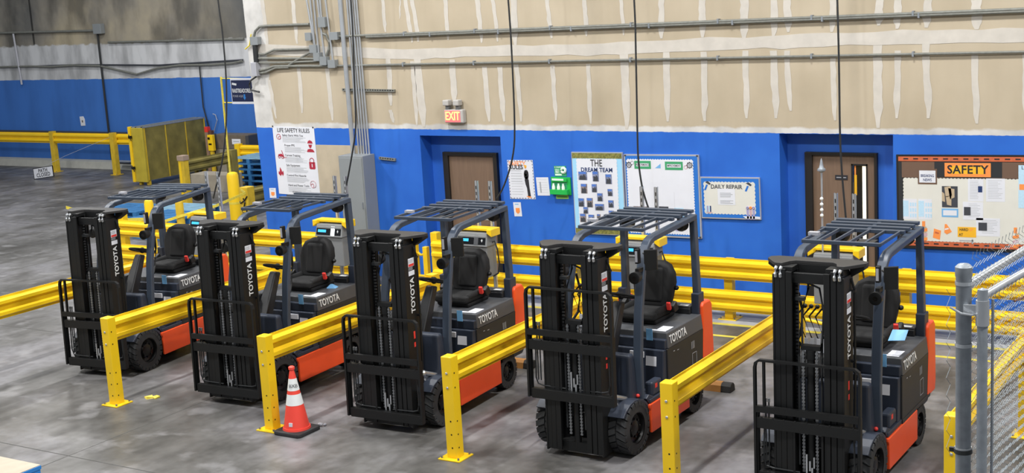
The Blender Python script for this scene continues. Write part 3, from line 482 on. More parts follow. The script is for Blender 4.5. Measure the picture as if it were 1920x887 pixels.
    b.ball(M @ Vector((0, 0, 0)), .04); b.ball(M @ Vector((-.1, .12, .03)), .022); b.build('steering_wheel', 'seat_fabric', R, smooth=True)
    for i in range(4):
        b = MB(); x = -.27+.06*i; b.tube([(x, .36, 1.14), (x, .36, 1.26), (x-.085, .34, 1.50), (x-.03, .38, 1.575)], .0085, 6); b.ball((x-.02, .385, 1.585), .021)
        b.build('control_lever', 'black_steel', R, smooth=True)
        b = MB(); b.box(x-.016, x+.016, .335, .345, 1.16, 1.29); b.build('lever_guard', 'white_paper', R)
    b = MB(); b.hull([(-.36, .14, .98), (-.0, .14, .98), (-.0, .44, .98), (-.36, .44, .98)], [(-.34, .24, 1.16), (-.04, .24, 1.16), (-.04, .42, 1.16), (-.34, .42, 1.16)]); b.build('lever_console', 'panel_black', R, bevel=.015)
    # seat
    SE = lambda x, y, z: (x*(.92 if z > 1.3 else .95)+.05, y+.13, 1.055+(z-1.055)*.85)
    b = MB(SE); b.hull([(-.22, .86, 1.055), (.22, .86, 1.055), (.22, 1.32, 1.055), (-.22, 1.32, 1.055)], [(-.23, .84, 1.12), (.23, .84, 1.12), (.23, 1.34, 1.12), (-.23, 1.34, 1.12)]); b.build('seat_base', 'seat_fabric', R, bevel=.02)
    b = MB(SE); vs = []; nx, ny = 9, 7
    def seat_top(u, v): return .06+.035*abs(u)**2.2*(1-.4*v)+.02*(1-abs(v)**3)
    b.hull([(-.23, .80, 1.12), (.23, .80, 1.12), (.24, 1.26, 1.12), (-.24, 1.26, 1.12)], [(-.25, .82, 1.22), (.25, .82, 1.22), (.25, 1.24, 1.20), (-.25, 1.24, 1.20)])
    for s in (-1, 1): b.hull([(.17*s, .84, 1.18), (.26*s, .84, 1.18), (.26*s, 1.25, 1.18), (.17*s, 1.25, 1.18)][::s], [(.19*s, .86, 1.25), (.25*s, .86, 1.25), (.25*s, 1.24, 1.26), (.19*s, 1.24, 1.26)][::s])
    b.build('seat_cushion', 'seat_fabric', R, bevel=.035, seg=4, smooth=True)
    b = MB(SE); cs = []
    prof = [(.21, 1.18, 0), (.245, 1.32, .02), (.27, 1.48, .05), (.25, 1.60, .07), (.19, 1.70, .085), (.1, 1.745, .09)]
    left = [(-w, z, dy) for w, z, dy in prof]; right = [(w, z, dy) for w, z, dy in prof[::-1]]
    outl = left+right
    fr_ = [(x, 1.21+dy-(.03 if abs(x) > .15 else 0), z) for x, z, dy in outl]; bk = [(x*.92, 1.33+dy, z) for x, z, dy in outl]
    b.hull(bk, fr_)
    b.build('seat_backrest', 'seat_fabric', R, bevel=.035, seg=4, smooth=True)
    b = MB(SE); b.hull([(-.13, 1.17, 1.25), (.13, 1.17, 1.25), (.13, 1.25, 1.25), (-.13, 1.25, 1.25)], [(-.13, 1.24, 1.68), (.13, 1.24, 1.68), (.13, 1.30, 1.68), (-.13, 1.30, 1.68)]); b.build('back_pad', 'seat_fabric', R, bevel=.03, seg=3)
    for s in (-1, 1):
        b = MB(SE); b.hull([(.27*s, 1.10, 1.16), (.34*s, 1.10, 1.16), (.34*s, 1.20, 1.18), (.27*s, 1.20, 1.18)][::s], [(.28*s, 1.08, 1.25), (.33*s, 1.08, 1.25), (.33*s, 1.16, 1.30), (.28*s, 1.16, 1.30)][::s]); b.build('belt_reel', 'black_steel', R, bevel=.01)
    b = MB(SE); b.hull([(.26, 1.05, 1.20), (.31, 1.05, 1.20), (.31, 1.08, 1.22), (.26, 1.08, 1.22)], [(.27, 1.02, 1.30), (.32, 1.02, 1.30), (.32, 1.05, 1.31), (.27, 1.05, 1.31)]); b.build('belt_buckle', 'red_plastic', R, bevel=.005)
    b = MB(SE); b.ball((.27, 1.3, 1.42), .03); b.build('recline_knob', 'black_steel', R, smooth=True)
    b = MB(); b.box(-.40, .40, 1.53, 1.62, 1.055, 1.12).box(-.12, .4, 1.54, 1.66, 1.10, 1.14); b.build('rear_cover', 'panel_black', R, bevel=.01)
    b = MB()
    for x in (.02, .26): b.box(x, x+.1, 1.56, 1.62, 1.14, 1.1415)
    b.build('rear_cover_decal', 'letter_white', R)
    b = MB(); b.box(.33, .40, .62, .625, 1.0, 1.12); b.build('operator_tag', 'label_blue', R)
    # overhead guard
    for s in (-1, 1):
        pr = [(-.03, -.045), (.03, -.045), (.03, .045), (-.03, .045)]
        g = MB(); path = [(.425*s, .24, .48), (.42*s, .25, .9), (.41*s, .32, 1.35), (.405*s, .41, 1.72)]
        path += [(.403*s, .455, 1.86), (.402*s, .485, 1.93), (.40*s, .53, 1.99), (.40*s, .59, 2.035), (.40*s, .67, 2.06), (.405*s, 1.05, 2.08), (.42*s, 1.66, 2.11)]
        g.sweep(path, pr, up=(1, 0, 0))
        g.build('guard_pillar', 'navy_steel', R, bevel=.01, smooth=True)
        g = MB(); g.hull([(.40*s, 1.62, 1.02), (.475*s, 1.62, 1.02), (.475*s, 1.70, 1.02), (.40*s, 1.70, 1.02)][::s], [(.39*s, 1.60, 2.13), (.45*s, 1.60, 2.13), (.45*s, 1.69, 2.13), (.39*s, 1.69, 2.13)][::s]); g.build('rear_guard_pillar', 'navy_steel', R, bevel=.008)
        g = MB(); g.box(.40*s, .49*s, 1.57, 1.71, 1.05, 1.28); g.build('pillar_foot', 'navy_dark', R, bevel=.008)
    g = MB(); g.box(-.375, .375, .545, .58, 2.145, 2.18); g.build('guard_front_rail', 'navy_steel', R, bevel=.005)
    g = MB()
    for x in (-.368, -.22, -.073, .073, .22, .368): g.box(x-.009, x+.009, .56, 1.20, 2.152, 2.178)
    g.box(.02, .055, 1.2, 1.62, 2.15, 2.17); g.build('guard_roof_bar', 'navy_steel', R)
    for y, w in ((1.17, .05), (1.33, .06), (1.48, .06), (1.63, .07)):
        g = MB(); g.box(-.41, .41, y, y+w, 2.145, 2.18); g.build('guard_cross_bar', 'navy_steel', R, bevel=.004)
    g = MB(); g.box(.13, .29, .60, .75, 2.165, 2.17); g.build('guard_roof_plate', 'panel_black', R)
    g = MB(); g.box(-.40, -.30, .80, .86, 2.17, 2.20); g.build('guard_sticker', 'board_silver', R)
    # lamps and mirrors
    for s in (-1, 1):
        L = MB(); M = Matrix.Translation((.42*s, .28, 1.74)) @ Matrix.Rotation(math.pi/2, 4, 'X')
        L.lathe([(0, -.06), (.045, -.05), (.058, 0), (.06, .05), (.045, .055), (0, .05)], 20, M); L.box(.40*s, .44*s, .3, .4, 1.78, 1.82); ob = L.build('head_lamp', 'black_steel', R, smooth=True)
        L = MB(); L.lathe([(0, .052), (.046, .053), (.046, .045)], 20, M); L.build('lamp_lens', 'dark_glass', ob)
        L = MB(); L.box(.40*s, .44*s, .30, .36, 1.87, 2.02); ob = L.build('turn_lamp', 'black_steel', R, bevel=.006)
        L = MB(); L.box(.408*s, .432*s, .293, .301, 1.89, 2.0); L.build('lamp_lens', 'board_silver', ob)
        L = MB(); L.hull([(.44*s, .42, 1.78), (.55*s, .48, 1.78), (.55*s, .51, 1.78), (.44*s, .45, 1.78)][::s], [(.44*s, .42, 1.99), (.55*s, .48, 1.99), (.55*s, .51, 1.99), (.44*s, .45, 1.99)][::s]); L.tube([(.41*s, .47, 1.95), (.46*s, .45, 1.93)], .012); L.build('mirror', 'black_steel', R, bevel=.01)
        L = MB(); M = Matrix.Translation((.32*s, 1.55, 2.03)) @ Matrix.Rotation(-math.pi/2, 4, 'X'); L.lathe([(0, -.06), (.05, -.05), (.07, 0), (.07, .05), (0, .05)], 18, M); L.box(.30*s, .34*s, 1.5, 1.56, 2.06, 2.14); L.build('rear_lamp', 'black_steel', R, smooth=True)
        L = MB(); L.tube([(.40*s, .38, 1.2), (.37*s, .46, 1.28), (.365*s, .52, 1.5), (.39*s, .49, 1.68)], .014); L.build('grab_handle', 'black_steel', R, smooth=True)
    L = MB(); L.ball((.43, .19, .54), .02); L.build('tie_bolt', 'red_plastic', R, smooth=True)
    L = MB(); M = Matrix.Translation((.515, .66, .60)) @ Matrix.Rotation(math.pi/2, 4, 'Y'); L.box(.40, .49, .40, .62, .475, .62); L.build('step_cover', 'navy_dark', R, bevel=.02)
    L = MB(); L.box(.49, .4915, .46, .51, .55, .595); L.build('caution_decal', 'red_plastic', R)
    return R, cg
FL, CARRIAGE = make_forklift()
index_children(FL)
LAB = ['black and orange electric forklift with lowered carriage, leftmost of the parked row',
       'black and orange electric forklift parked behind the red traffic cone, second from the left',
       'black and orange electric forklift in the middle of the row, before the first brown door',
       'orange and black electric forklift with raised carriage, both chunky front tyres showing',
       'orange and black electric forklift parked beside the chain link fence']
for k in range(5):
    x, y, a = D['t%d' % (k+1)]
    o = FL if k == 0 else copy_tree(FL)
    o.location = (x, y, 0); o.rotation_euler = (0, 0, -a); tag(o, LAB[k], 'forklift', 'forklifts parked in bays')
    if k == 3: 
        for ch in o.children:
            if ch.name.split('.')[0] in {c.name.split('.')[0] for c in CARRIAGE}: ch.location = (0, .465*.06, .465)
    if k == 1:
        b = MB(); b.hull([(.30, 1.22, 1.056), (.42, 1.25, 1.056), (.40, 1.34, 1.056), (.31, 1.32, 1.056)], [(.31, 1.23, 1.07), (.35, 1.25, 1.11), (.35, 1.30, 1.10), (.32, 1.30, 1.07)]); b.build('blue_rag', 'label_blue', o)
    if k == 4:
        b = MB(); b.hull([(.36, .80, 1.20), (.50, .86, 1.20), (.50, .98, 1.27), (.36, .95, 1.27)], [(.36, .80, 1.203), (.50, .86, 1.203), (.50, .98, 1.273), (.36, .95, 1.273)]); b.build('blue_card', 'label_blue', o)
# ------------------------------------------------------------------ yellow guard rails
def rail_profile():
    f = [(0,0),(0,-.025),(.055,-.055),(.055,-.095),(.0,-.13),(.0,-.17),(.055,-.205),(.055,-.245),(0,-.275),(0,-.30)]
    return f
def rail_along(mb, p, q, z, face=1, off=0.):
    """corrugated rail from p to q (xy), top at z; face = side the ribs bulge to"""
    p = Vector((*p, 0)); q = Vector((*q, 0)); t = (q-p).normalized(); s = Vector((t.y, -t.x, 0))*face
    pr = rail_profile(); poly = [(a, b) for a, b in pr]+[(a-.007, b) for a, b in pr[::-1]]
    n = len(poly); A = [p+s*(a+off)+Vector((0,0,z+b)) for a, b in poly]; B = [q+s*(a+off)+Vector((0,0,z+b)) for a, b in poly]
    k = len(pr); vs = A+B; fs = [(i, (i+1)%n, (i+1)%n+n, i+n) for i in range(n)]
    for i in range(k-1): fs += [(i, n-1-i, n-2-i, i+1), (i+n, i+1+n, n-2-i+n, n-1-i+n)]
    mb.add(vs, fs)
def guard_post(par, x, y, h=1.07, w=.125, m='yellow_paint', holes=True, z0=0, plate=True):
    b = MB(); b.box(x-w/2, x+w/2, y-w/2, y+w/2, .012, h); po = b.build('post', m, par, bevel=.008)
    if plate:
        b = MB(); b.box(x-.13, x+.13, y-.13, y+.13, 0, .014); b.build('base_plate', m, po, bevel=.003)
        for sx_ in (-1, 1):
            for sy in (-1, 1):
                b = MB(); b.cyl((x+.1*sx_, y+.1*sy, .014), (x+.1*sx_, y+.1*sy, .035), .012, 6); b.build('anchor_bolt', 'chain', po)
    if holes:
        for z in (.12, .26, .40):
            b = MB(); b.cyl((x+.01, y-w/2-.0015, z), (x+.01, y-w/2+.01, z), .009, 8).cyl((x+w/2-.01, y-.02, z), (x+w/2+.0015, y-.02, z), .009, 8); b.build('bolt_hole', 'rim_black', po)
        for z in (h-.17, h-.32):
            b = MB(); b.ball((x+.0, y-w/2-.004, z), .014, sc=(1, .6, 1)); b.build('bolt_head', 'silver', po, smooth=True)
            b = MB(); b.cyl((x+w/2-.01, y-.02, z), (x+w/2+.0015, y-.02, z), .009, 8); b.build('bolt_hole', 'rim_black', po)
    return po
bays = [(-15.04, 10.2, 13.75, 'yellow guard rail left of the leftmost forklift, its near end out of frame'),
        (-12.62, 10.754, 13.75, 'yellow guard rail between the leftmost forklift and the second, bare floor at its post'),
        (-10.17, 10.772, 13.95, 'yellow guard rail whose post stands beside the traffic cone'),
        (-7.75, 10.806, 13.9, 'yellow guard rail between the middle forklift and the raised carriage forklift'),
        (-5.33, 10.796, 14.1, 'yellow guard rail left of the forklift by the fence, with mottled shadows'),
        (-2.80, 10.811, 15.6, 'yellow guard rail running behind the chain link fence')]
for i, (x, y0, y1, lab) in enumerate(bays):
    r = empty('guard_rail', (x, y0, 0), lab, 'guard rail', 'guard rails between the forklift bays')
    px = .045 if i else 0
    guard_post(r, px, 0); guard_post(r, px, y1-y0)
    b = MB(); rail_along(b, (0, .05), (0, y1-y0-.05), 1.045, 1, .0); b.build('rail_beam', 'yellow_paint', r)
    if i == 5: guard_post(r, px, 2.75)
# long double rail before the blue wall
def double_rail(x0, x1, y, lab, posts):
    r = empty('double_guard_rail', (x0, y, 0), lab, 'guard rail')
    for z in (.87, .43):
        b = MB(); rail_along(b, (0, 0), (x1-x0, 0), z, 1, .03); b.build('rail_beam', 'yellow_paint', r)
    for i, x in enumerate(posts): guard_post(r, x-x0, .1 if i else .06, h=.84 if i else .97, w=.12, holes=False)
    return r
double_rail(-12.12, 5.5, 16.8, 'long yellow double guard rail below the notice boards', [-12.12, -9.7, -7.3, -4.9, -2.5, 0])
double_rail(-19.05, -13.42, 16.8, 'yellow double guard rail behind the two leftmost forklifts', [-19.0, -16.2, -13.5])
g = empty('swing_gate', (-12.55, 16.9, 0), 'small yellow tubular gate beside the double rail post by the first door', 'gate')
b = MB(); b.box(-.04, .04, -.04, .04, 0, .86); b.build('post', 'yellow_paint', g, bevel=.006)
b = MB(); b.box(.16, .24, -.04, .04, 0, .72); b.build('gate_stile', 'yellow_paint', g, bevel=.006)
b = MB(); b.tube([(.04, 0, .62), (.1, 0, .58), (.16, 0, .6)], .02).tube([(.04, 0, .25), (.16, 0, .25)], .02); b.build('hinge_arm', 'yellow_paint', g)
# bollards behind the leftmost forklift
def bollard(x, y, h, r, lab, sq=False):
    o = empty('bollard', (x, y, 0), lab, 'bollard')
    b = MB(); b.lathe([(0, h), (r*.5, h-.01), (r*.85, h-.03), (r, h-.08), (r, 0), (0, 0)], 24); b.build('sleeve', 'old_yellow' if sq else 'yellow_paint', o, smooth=True)
    b = MB(); b.lathe([(r*1.001, .42*h), (r*1.02, .42*h), (r*1.02, .46*h), (r*1.001, .46*h)], 24); b.build('band', 'tape_yellow', o)
bollard(-19.15, 17.64, 1.1, .085, 'yellow bollard seen just left of the leftmost forklift roof pillar')
bollard(-18.56, 17.83, 1.1, .075, 'dull yellow bollard seen through the leftmost forklift cab, tape tied to it', True)
bollard(-19.82, 20.59, 1.15, .12, 'thick yellow domed bollard in front of the blue pallet stack')
tp = MB(); pts = [(-19.1, 17.55, .70), (-18.9, 17.6, .66), (-18.5, 17.75, .78), (-18.0, 18.2, .92), (-17.9, 18.9, 1.05), (-18.45, 19.35, 1.02)]
tp.sweep(pts, [(-.002, -.025), (.002, -.025), (.002, .025), (-.002, .025)]); tag(tp.build('caution_tape', 'tape_yellow'), 'thin yellow caution tape strung between the bollards behind the leftmost forklift', 'tape')
tp = MB(); tp.sweep([(-22, 18.1, .75), (-20.5, 17.85, .6), (-19.25, 17.6, .72)], [(-.002, -.03), (.002, -.03), (.002, .03), (-.002, .03)])
tag(tp.build('caution_tape', 'tape_yellow'), 'yellow caution tape running left from the first bollard above the double rail', 'tape')
# rails at the rear left
r = empty('guard_rail', (-18.36, 19.43, 0), 'olive yellow guard rail with chained post beside the blue wall corner', 'guard rail')
guard_post(r, 0, 0, m='old_yellow', holes=False, w=.2); b = MB(); rail_along(b, (.03, 0), (.03, 2.6), 1.04, 1, .0); b.build('rail_beam', 'olive_mesh', r)
b = MB(); b.tube([(-.16, -.05, .78), (-.08, -.12, .76), (.02, -.115, .82), (.09, -.11, .9)], .012).tube([(-.01, -.115, .86), (.03, -.12, .78), (.0, -.12, .7), (.06, -.12, .62), (.04, -.12, .5), (.08, -.12, .42)], .013); b.build('chain', 'rim_black', r)
text('post_lettering', 'BULLY', .10, frame((-.05, -.105, .55), (0, 0, -1), (1, 0, 0)), 'text_black', r, bold=.02)
r = empty('guard_rail', (-23.15, 22.5, 0), 'olive guard rail running away from the grey capped post by the caged box', 'guard rail')
guard_post(r, 0, 0, m='old_yellow', holes=False, w=.17); b = MB(); rail_along(b, (0, 0), (-.03, 1.5), 1.045, 1, .0); b.build('rail_beam', 'olive_mesh', r)
b = MB(); b.box(-.1, .1, -.1, .1, 1.04, 1.16); b.build('post_sleeve', mat('faded_cap', '#9c8878', .7), r, bevel=.01)
b = MB(); b.box(-.055, .0, -.09, -.084, .1, 1.0); b.build('bright_strip', 'yellow_paint', r)
guard_post(r, -.03, 1.62, m='olive_mesh', holes=False, w=.2)
r = empty('guard_rail', (-25.0, 26.3, 0), 'short bright yellow guard rail behind the stacked blue pallets', 'guard rail')
guard_post(r, 0, 0, holes=False, w=.16, h=.9); b = MB(); rail_along(b, (0, 0), (3.2, .1), .87, 1, .0); b.build('rail_beam', 'yellow_paint', r)
# far left rail along the concrete wall
r = empty('guard_rail', (-32.04, 26.19, 0), 'long yellow guard rail along the far blue concrete wall', 'guard rail')
for x, y in ((0, 0), (2.62, -.12), (-6, .1), (-12, .1)): guard_post(r, x, y, h=1.17, w=.15, holes=False, m='old_yellow')
b = MB(); rail_along(b, (-20, .12), (3.6, -.02), 1.13, 1, .0); b.build('rail_beam', 'yellow_paint', r)
# ------------------------------------------------------------------ caged box, crates, pallets
r = empty('storage_cage', (-27.0, 24.7, 0), 'tall olive yellow mesh covered storage cage near the far wall', 'cage')
b = MB(); b.box(-.16, .24, .02, 2.25, .12, 1.48); b.build('mesh_cover', 'olive_mesh', r)
b = MB(); b.box(-.17, .245, -.02, .05, .08, 1.49); b.build('end_panel', mat('cage_yellow', '#b3a033', .55, var=.12, vscale=4), r, bevel=.01)
b = MB(); b.box(-.25, -.17, -.05, .05, .08, 1.52); b.build('hinge_stile', 'yellow_paint', r, bevel=.006)
for z in (.42, 1.22):
    b = MB(); b.box(-.22, -.12, -.08, -.04, z, z+.07); b.tube([(-.20, -.08, z+.1), (-.15, -.09, z+.04), (-.12, -.08, z-.06)], .01); b.build('hinge', 'rim_black', r)
b = MB()
for x0, x1, y0, y1 in ((-.2, -.14, 0, 2.27), (.19, .25, 0, 2.27), (-.16, .24, 0, .06), (-.16, .24, 2.21, 2.27), (-.02, .02, 0, 2.27)): b.box(x0, x1, y0, y1, 1.48, 1.51)
b.build('top_frame', 'galv_dull', r)
b = MB(); b.box(-.15, .22, .07, 2.2, 1.481, 1.488); b.build('top_sheet', 'olive_mesh', r)
for i, (x, y) in enumerate(((-.1, .1), (.18, .1), (-.1, 2.1), (.18, 2.1))):
    b = MB(); b.box(x-.04, x+.04, y-.04, y+.04, 0, .18); b.build('leg', 'old_yellow', r)
for y0 in (.05, .78, 1.5, 2.2): MB().box(.24, .248, y0, y0+.03, .12, 1.48).build('frame_bar', 'old_yellow', r)
def make_pallet(m):
    r = empty('pallet', (0,0,0))
    for j in range(7): MB().box(-.6, .6, -.5+j*.15, -.5+j*.15+.1, .122, .14).build('deck_board', m, r)
    for j in (0, 3, 6): MB().box(-.6, .6, -.5+j*.15, -.5+j*.15+.1, 0, .018).build('bottom_board', m, r)
    for x in (-.55, 0, .55):
        for y in (-.45, 0, .45): MB().box(x-.05, x+.05, y-.05, y+.05, .018, .105).build('block', m, r)
        MB().box(x-.05, x+.05, -.5, .5, .105, .122).build('stringer', m, r)
    index_children(r); return r
P0 = make_pallet('blue_pallet'); first = True
def place_pallet(x, y, z, rz, lab, grp, pale=0):
    global first
    o = P0 if first else copy_tree(P0); first = False
    o.location = (x, y, z); o.rotation_euler = (0, 0, rz); tag(o, lab, 'pallet', grp)
    if pale:
        for ch in o.children:
            if ch.name.startswith('deck_board') or pale > 1: ch.material_slots[0].link = 'OBJECT'; ch.material_slots[0].material = MATS['pale_pallet']
    return o
pos = ['lowest', 'second from the floor', 'third from the floor', 'fourth from the floor', 'topmost']
for i in range(5): place_pallet(-23.6+.01*(i%2), 25.6, i*.142, .03*(i%2), 'blue pallet in the stack left of the blue wall corner, '+pos[i], 'blue pallets stacked by the wall corner', 1 if i == 4 else 0)
for i in range(2): place_pallet(-21.6, 20.9, i*.142, .05, 'pale blue pallet lying low behind the leftmost forklift roof, '+('lower' if i == 0 else 'upper')+' one', 'low blue pallets behind the leftmost forklift', 1)
for i in range(2): place_pallet(-22.9, 20.6, i*.142, .05, 'blue pallet seen between the leftmost forklift pillars, '+('lower' if i == 0 else 'upper')+' one', 'low blue pallets behind the leftmost forklift')
for i in range(3): place_pallet(-20.55, 19.45, i*.142, -.03, 'blue pallet beside the thick bollard foot, '+pos[i], 'blue pallets by the thick bollard')
r = empty('wooden_crate', (-25.4, 26.6, 0), 'weathered grey wooden crate with white sheet before the far blue wall', 'crate')
MB().box(-.62, .62, -.15, .25, .74, 1.11).build('crate_box', 'crate_wood', r, bevel=.01)
MB().box(-.60, -.50, -.18, -.15, .74, 1.14).build('corner_batten', 'print_dark', r); MB().box(.55, .66, -.18, .25, .74, 1.09).build('corner_batten', 'print_dark', r)
MB().box(.05, .35, -.16, -.151, .86, 1.0).build('paper_sheet', 'white_paper', r)
MB().box(.1, .3, -.163, -.16, .93, .945).build('sheet_text', 'text_grey', r)
MB().box(-.6, .6, -.13, .23, .0, .74).build('crate_stand', mat('pale_box', '#8c867b', .8, var=.1), r)
r = empty('post_stack', (-26.3, 26.55, 0), 'upright red topped wooden post beside the grey crate', 'post')
MB().box(-.06, .05, -.05, .05, 0, 1.16).build('post', mat('brown_post', '#8f7361', .7, var=.1), r); MB().box(-.062, .052, -.052, .052, 1.16, 1.30).build('red_cap', 'red_plastic', r)
MB().box(.07, .16, -.03, .07, 0, 1.2).build('steel_leg', mat('rust_steel', '#5d4038', .7), r)
r = empty('yellow_bracket', (-25.95, 26.25, 0), 'small yellow bracket between the red topped post and the grey crate', 'bracket')
MB().box(-.09, .09, 0, .1, .70, 1.12).build('bracket_plate', 'yellow_paint', r, bevel=.01); MB().box(-.05, .05, -.01, 0, .86, .9).box(-.07, .0, -.01, 0, 1.0, 1.06).build('slot', 'rim_black', r); MB().box(-.05, .05, .02, .08, 0, .7).build('leg', 'old_yellow', r)
b = MB(); b.box(-24.75, -23.5, 24.25, 24.75, 0, .42); tag(b.build('wooden_box', mat('beige_box', '#9d9484', .8, var=.08), bevel=.01), 'low beige wooden box behind the olive guard rail', 'box')
# sign on thin yellow pole
r = empty('hanging_sign', (-20.27, 21.0, 0), 'dark blue directional sign on thin yellow pole at the wall corner', 'sign')
MB().cyl((0, 0, 0), (0, 0, 3.06), .022, 10).build('pole', 'tape_yellow', r)
MB().cyl((0, 0, 3.03), (1.1, 0, 3.01), .012, 8).cyl((0, 0, 2.53), (1.1, 0, 2.51), .012, 8).build('arm', 'tape_yellow', r)
MB().box(.26, 1.1, -.012, .0, 2.5, 3.03).build('sign_border', 'white_paper', r); MB().box(.275, 1.1, -.016, -.012, 2.55, 2.99).build('sign_face', 'board_navy', r)
text('sign_lettering', 'RASTREADORES D', .115, frame((.30, -.018, 2.77), (1, 0, 0), (0, 0, 1)), 'letter_white', r, bold=.02, sx=.62, align='LEFT')
text('sign_lettering', 'PONER AQUI', .06, frame((.30, -.018, 2.66), (1, 0, 0), (0, 0, 1)), 'board_silver', r, sx=.8, align='LEFT')
MB().hull([(.30, -.018, 2.90), (.42, -.018, 2.88), (.43, -.018, 2.92), (.31, -.018, 2.94)], [(.30, -.016, 2.90), (.42, -.016, 2.88), (.43, -.016, 2.92), (.31, -.016, 2.94)]).build('sign_emblem', 'letter_white', r)
MB().prism([(.60, 2.70), (.64, 2.70), (.64, 2.64), (.66, 2.64), (.62, 2.58), (.58, 2.64), (.60, 2.64)], 'y', -.018, -.016).build('sign_arrow', 'bright_blue', r)
# PATH CLOSED placard
a = D['pc']; r = empty('path_closed_sign', (a[0][0], 24.85, a[2][1]), 'white placard reading PATH CLOSED propped by the far rail post', 'sign')
ex = Vector((a[1][0]-a[0][0], 0, a[1][1]-a[0][1])); ey = Vector((a[0][0]-a[2][0], 0, a[0][1]-a[2][1])); L = lambda u, v, d: tuple(Vector((0, -d, a[0][1]-a[2][1]))+ex*u-ey*v)
def qb(mb, L, u0, v0, u1, v1, d0, d1): mb.hull([L(u0,v1,d0), L(u1,v1,d0), L(u1,v0,d0), L(u0,v0,d0)], [L(u0,v1,d1), L(u1,v1,d1), L(u1,v0,d1), L(u0,v0,d1)]); return mb
qb(MB(), L, 0, 0, 1, 1, 0, .015).build('placard_frame', 'rim_black', r); qb(MB(), L, .03, .06, .97, .94, .015, .018).build('placard_face', 'white_paper', r)
text('placard_lettering', 'PATH', .145, frame(L(.5, .32, .02), ex, ey), 'text_black', r, bold=.015, ext=.001, space=1.1); text('placard_lettering', 'CLOSED', .145, frame(L(.5, .70, .02), ex, ey), 'text_black', r, bold=.015, space=1.1)
s = D['pcs']; MB().tube([L(.5, 0, .01), (.9, .4, .62), (1.9, 1.15, 1.05)], .004, 5).build('string', 'board_silver', r)
# ------------------------------------------------------------------ battery chargers on strut posts
for k, (sa, sb_, nm) in enumerate(((-16.375, -16.109, 'behind the leftmost forklift roof pillar'), (-13.641, -13.429, 'behind the second forklift seat'), (-10.996, -10.765, 'before the first brown door'), (-8.322, -8.107, 'behind the raised carriage forklift'), (-5.627, -5.396, 'before the second brown door'))):
    cx = (sa+sb_)/2-.07; r = empty('battery_charger', (cx, 16.4, 0), 'grey charger with yellow top on twin posts '+nm, 'charger', 'battery chargers on strut posts')
    for x in (sa-cx, sb_-cx):
        b = MB(); b.box(x-.022, x+.022, -.02, -.016, 0, 1.87).box(x-.022, x-.018, -.02, .022, 0, 1.87).box(x+.018, x+.022, -.02, .022, 0, 1.87)
        st = b.build('strut_post', 'galv', r); b = MB()
        for z in range(6): b.box(x-.007, x+.007, -.0215, -.0195, 1.3+z*.09, 1.35+z*.09)
        b.build('slot', 'rim_black', st)
        MB().box(x-.06, x+.06, -.06, .06, 0, .01).build('foot_plate', 'galv', r)
    MB().box(-.25, .25, -.28, -.03, .50, 1.12).build('cabinet', 'grey_charger', r, bevel=.012)
    b = MB(); b.hull([(-.27, -.31, .96), (.27, -.31, .96), (.27, -.03, .96), (-.27, -.03, .96)], [(-.25, -.26, 1.15), (.25, -.26, 1.15), (.25, -.03, 1.15), (-.25, -.03, 1.15)]); hd = b.build('control_head', 'grey_charger', r, bevel=.01)
    ff = lambda x, z, d: (x, -.31+(z-.96)*.263-d, z)
    def pan(x0, x1, z0, z1, d, name, m, par): MB().hull([ff(x0,z0,0), ff(x1,z0,0), ff(x1,z1,0), ff(x0,z1,0)][::-1], [ff(x0,z0,d), ff(x1,z0,d), ff(x1,z1,d), ff(x0,z1,d)][::-1]).build(name, m, par)
    pan(-.24, .04, .99, 1.11, .004, 'display_panel', 'screen_black', hd); pan(-.21, -.05, 1.03, 1.07, .006, 'status_screen', 'screen_blue', hd)
    pan(.12, .24, .99, 1.11, .004, 'button_panel', 'screen_black', hd); pan(.165, .195, 1.045, 1.055, .007, 'plus_mark', 'letter_white', hd); pan(.175, .185, 1.03, 1.07, .0075, 'plus_mark', 'letter_white', hd)
    pan(.045, .115, .985, 1.12, .005, 'reflection_panel', 'reflection_glow' if k in (1, 3) else 'hood_grey', hd)  # glowing white on two chargers imitates a reflection; plain grey on the rest
    b = MB(); b.box(-.32, .32, -.2, -.04, 1.17, 1.215); b.hull([(-.33, -.27, 1.10), (-.25, -.27, 1.15), (-.25, -.02, 1.15), (-.33, -.02, 1.10)], [(-.33, -.27, 1.21), (-.25, -.27, 1.21), (-.25, -.02, 1.21), (-.33, -.02, 1.21)]); b.hull([(.25, -.27, 1.15), (.33, -.27, 1.10), (.33, -.02, 1.10), (.25, -.02, 1.15)], [(.25, -.27, 1.21), (.33, -.27, 1.21), (.33, -.02, 1.21), (.25, -.02, 1.21)])
    b.build('yellow_top_bracket', 'yellow_paint', r, bevel=.01)
    MB().tube([(.25, -.15, 1.0), (.30, -.14, 1.02), (.34, -.14, .9), (.36, -.14, .7), (.33, -.14, .55), (.25, -.15, .5)], .012).build('charger_cable', 'cable_black', r, smooth=True)
    MB().box(sa-cx-.03, sb_-cx+.03, -.03, .0, .62, .66).box(sa-cx-.03, sb_-cx+.03, -.03, .0, 1.0, 1.04).build('mount_bar', 'galv', r)
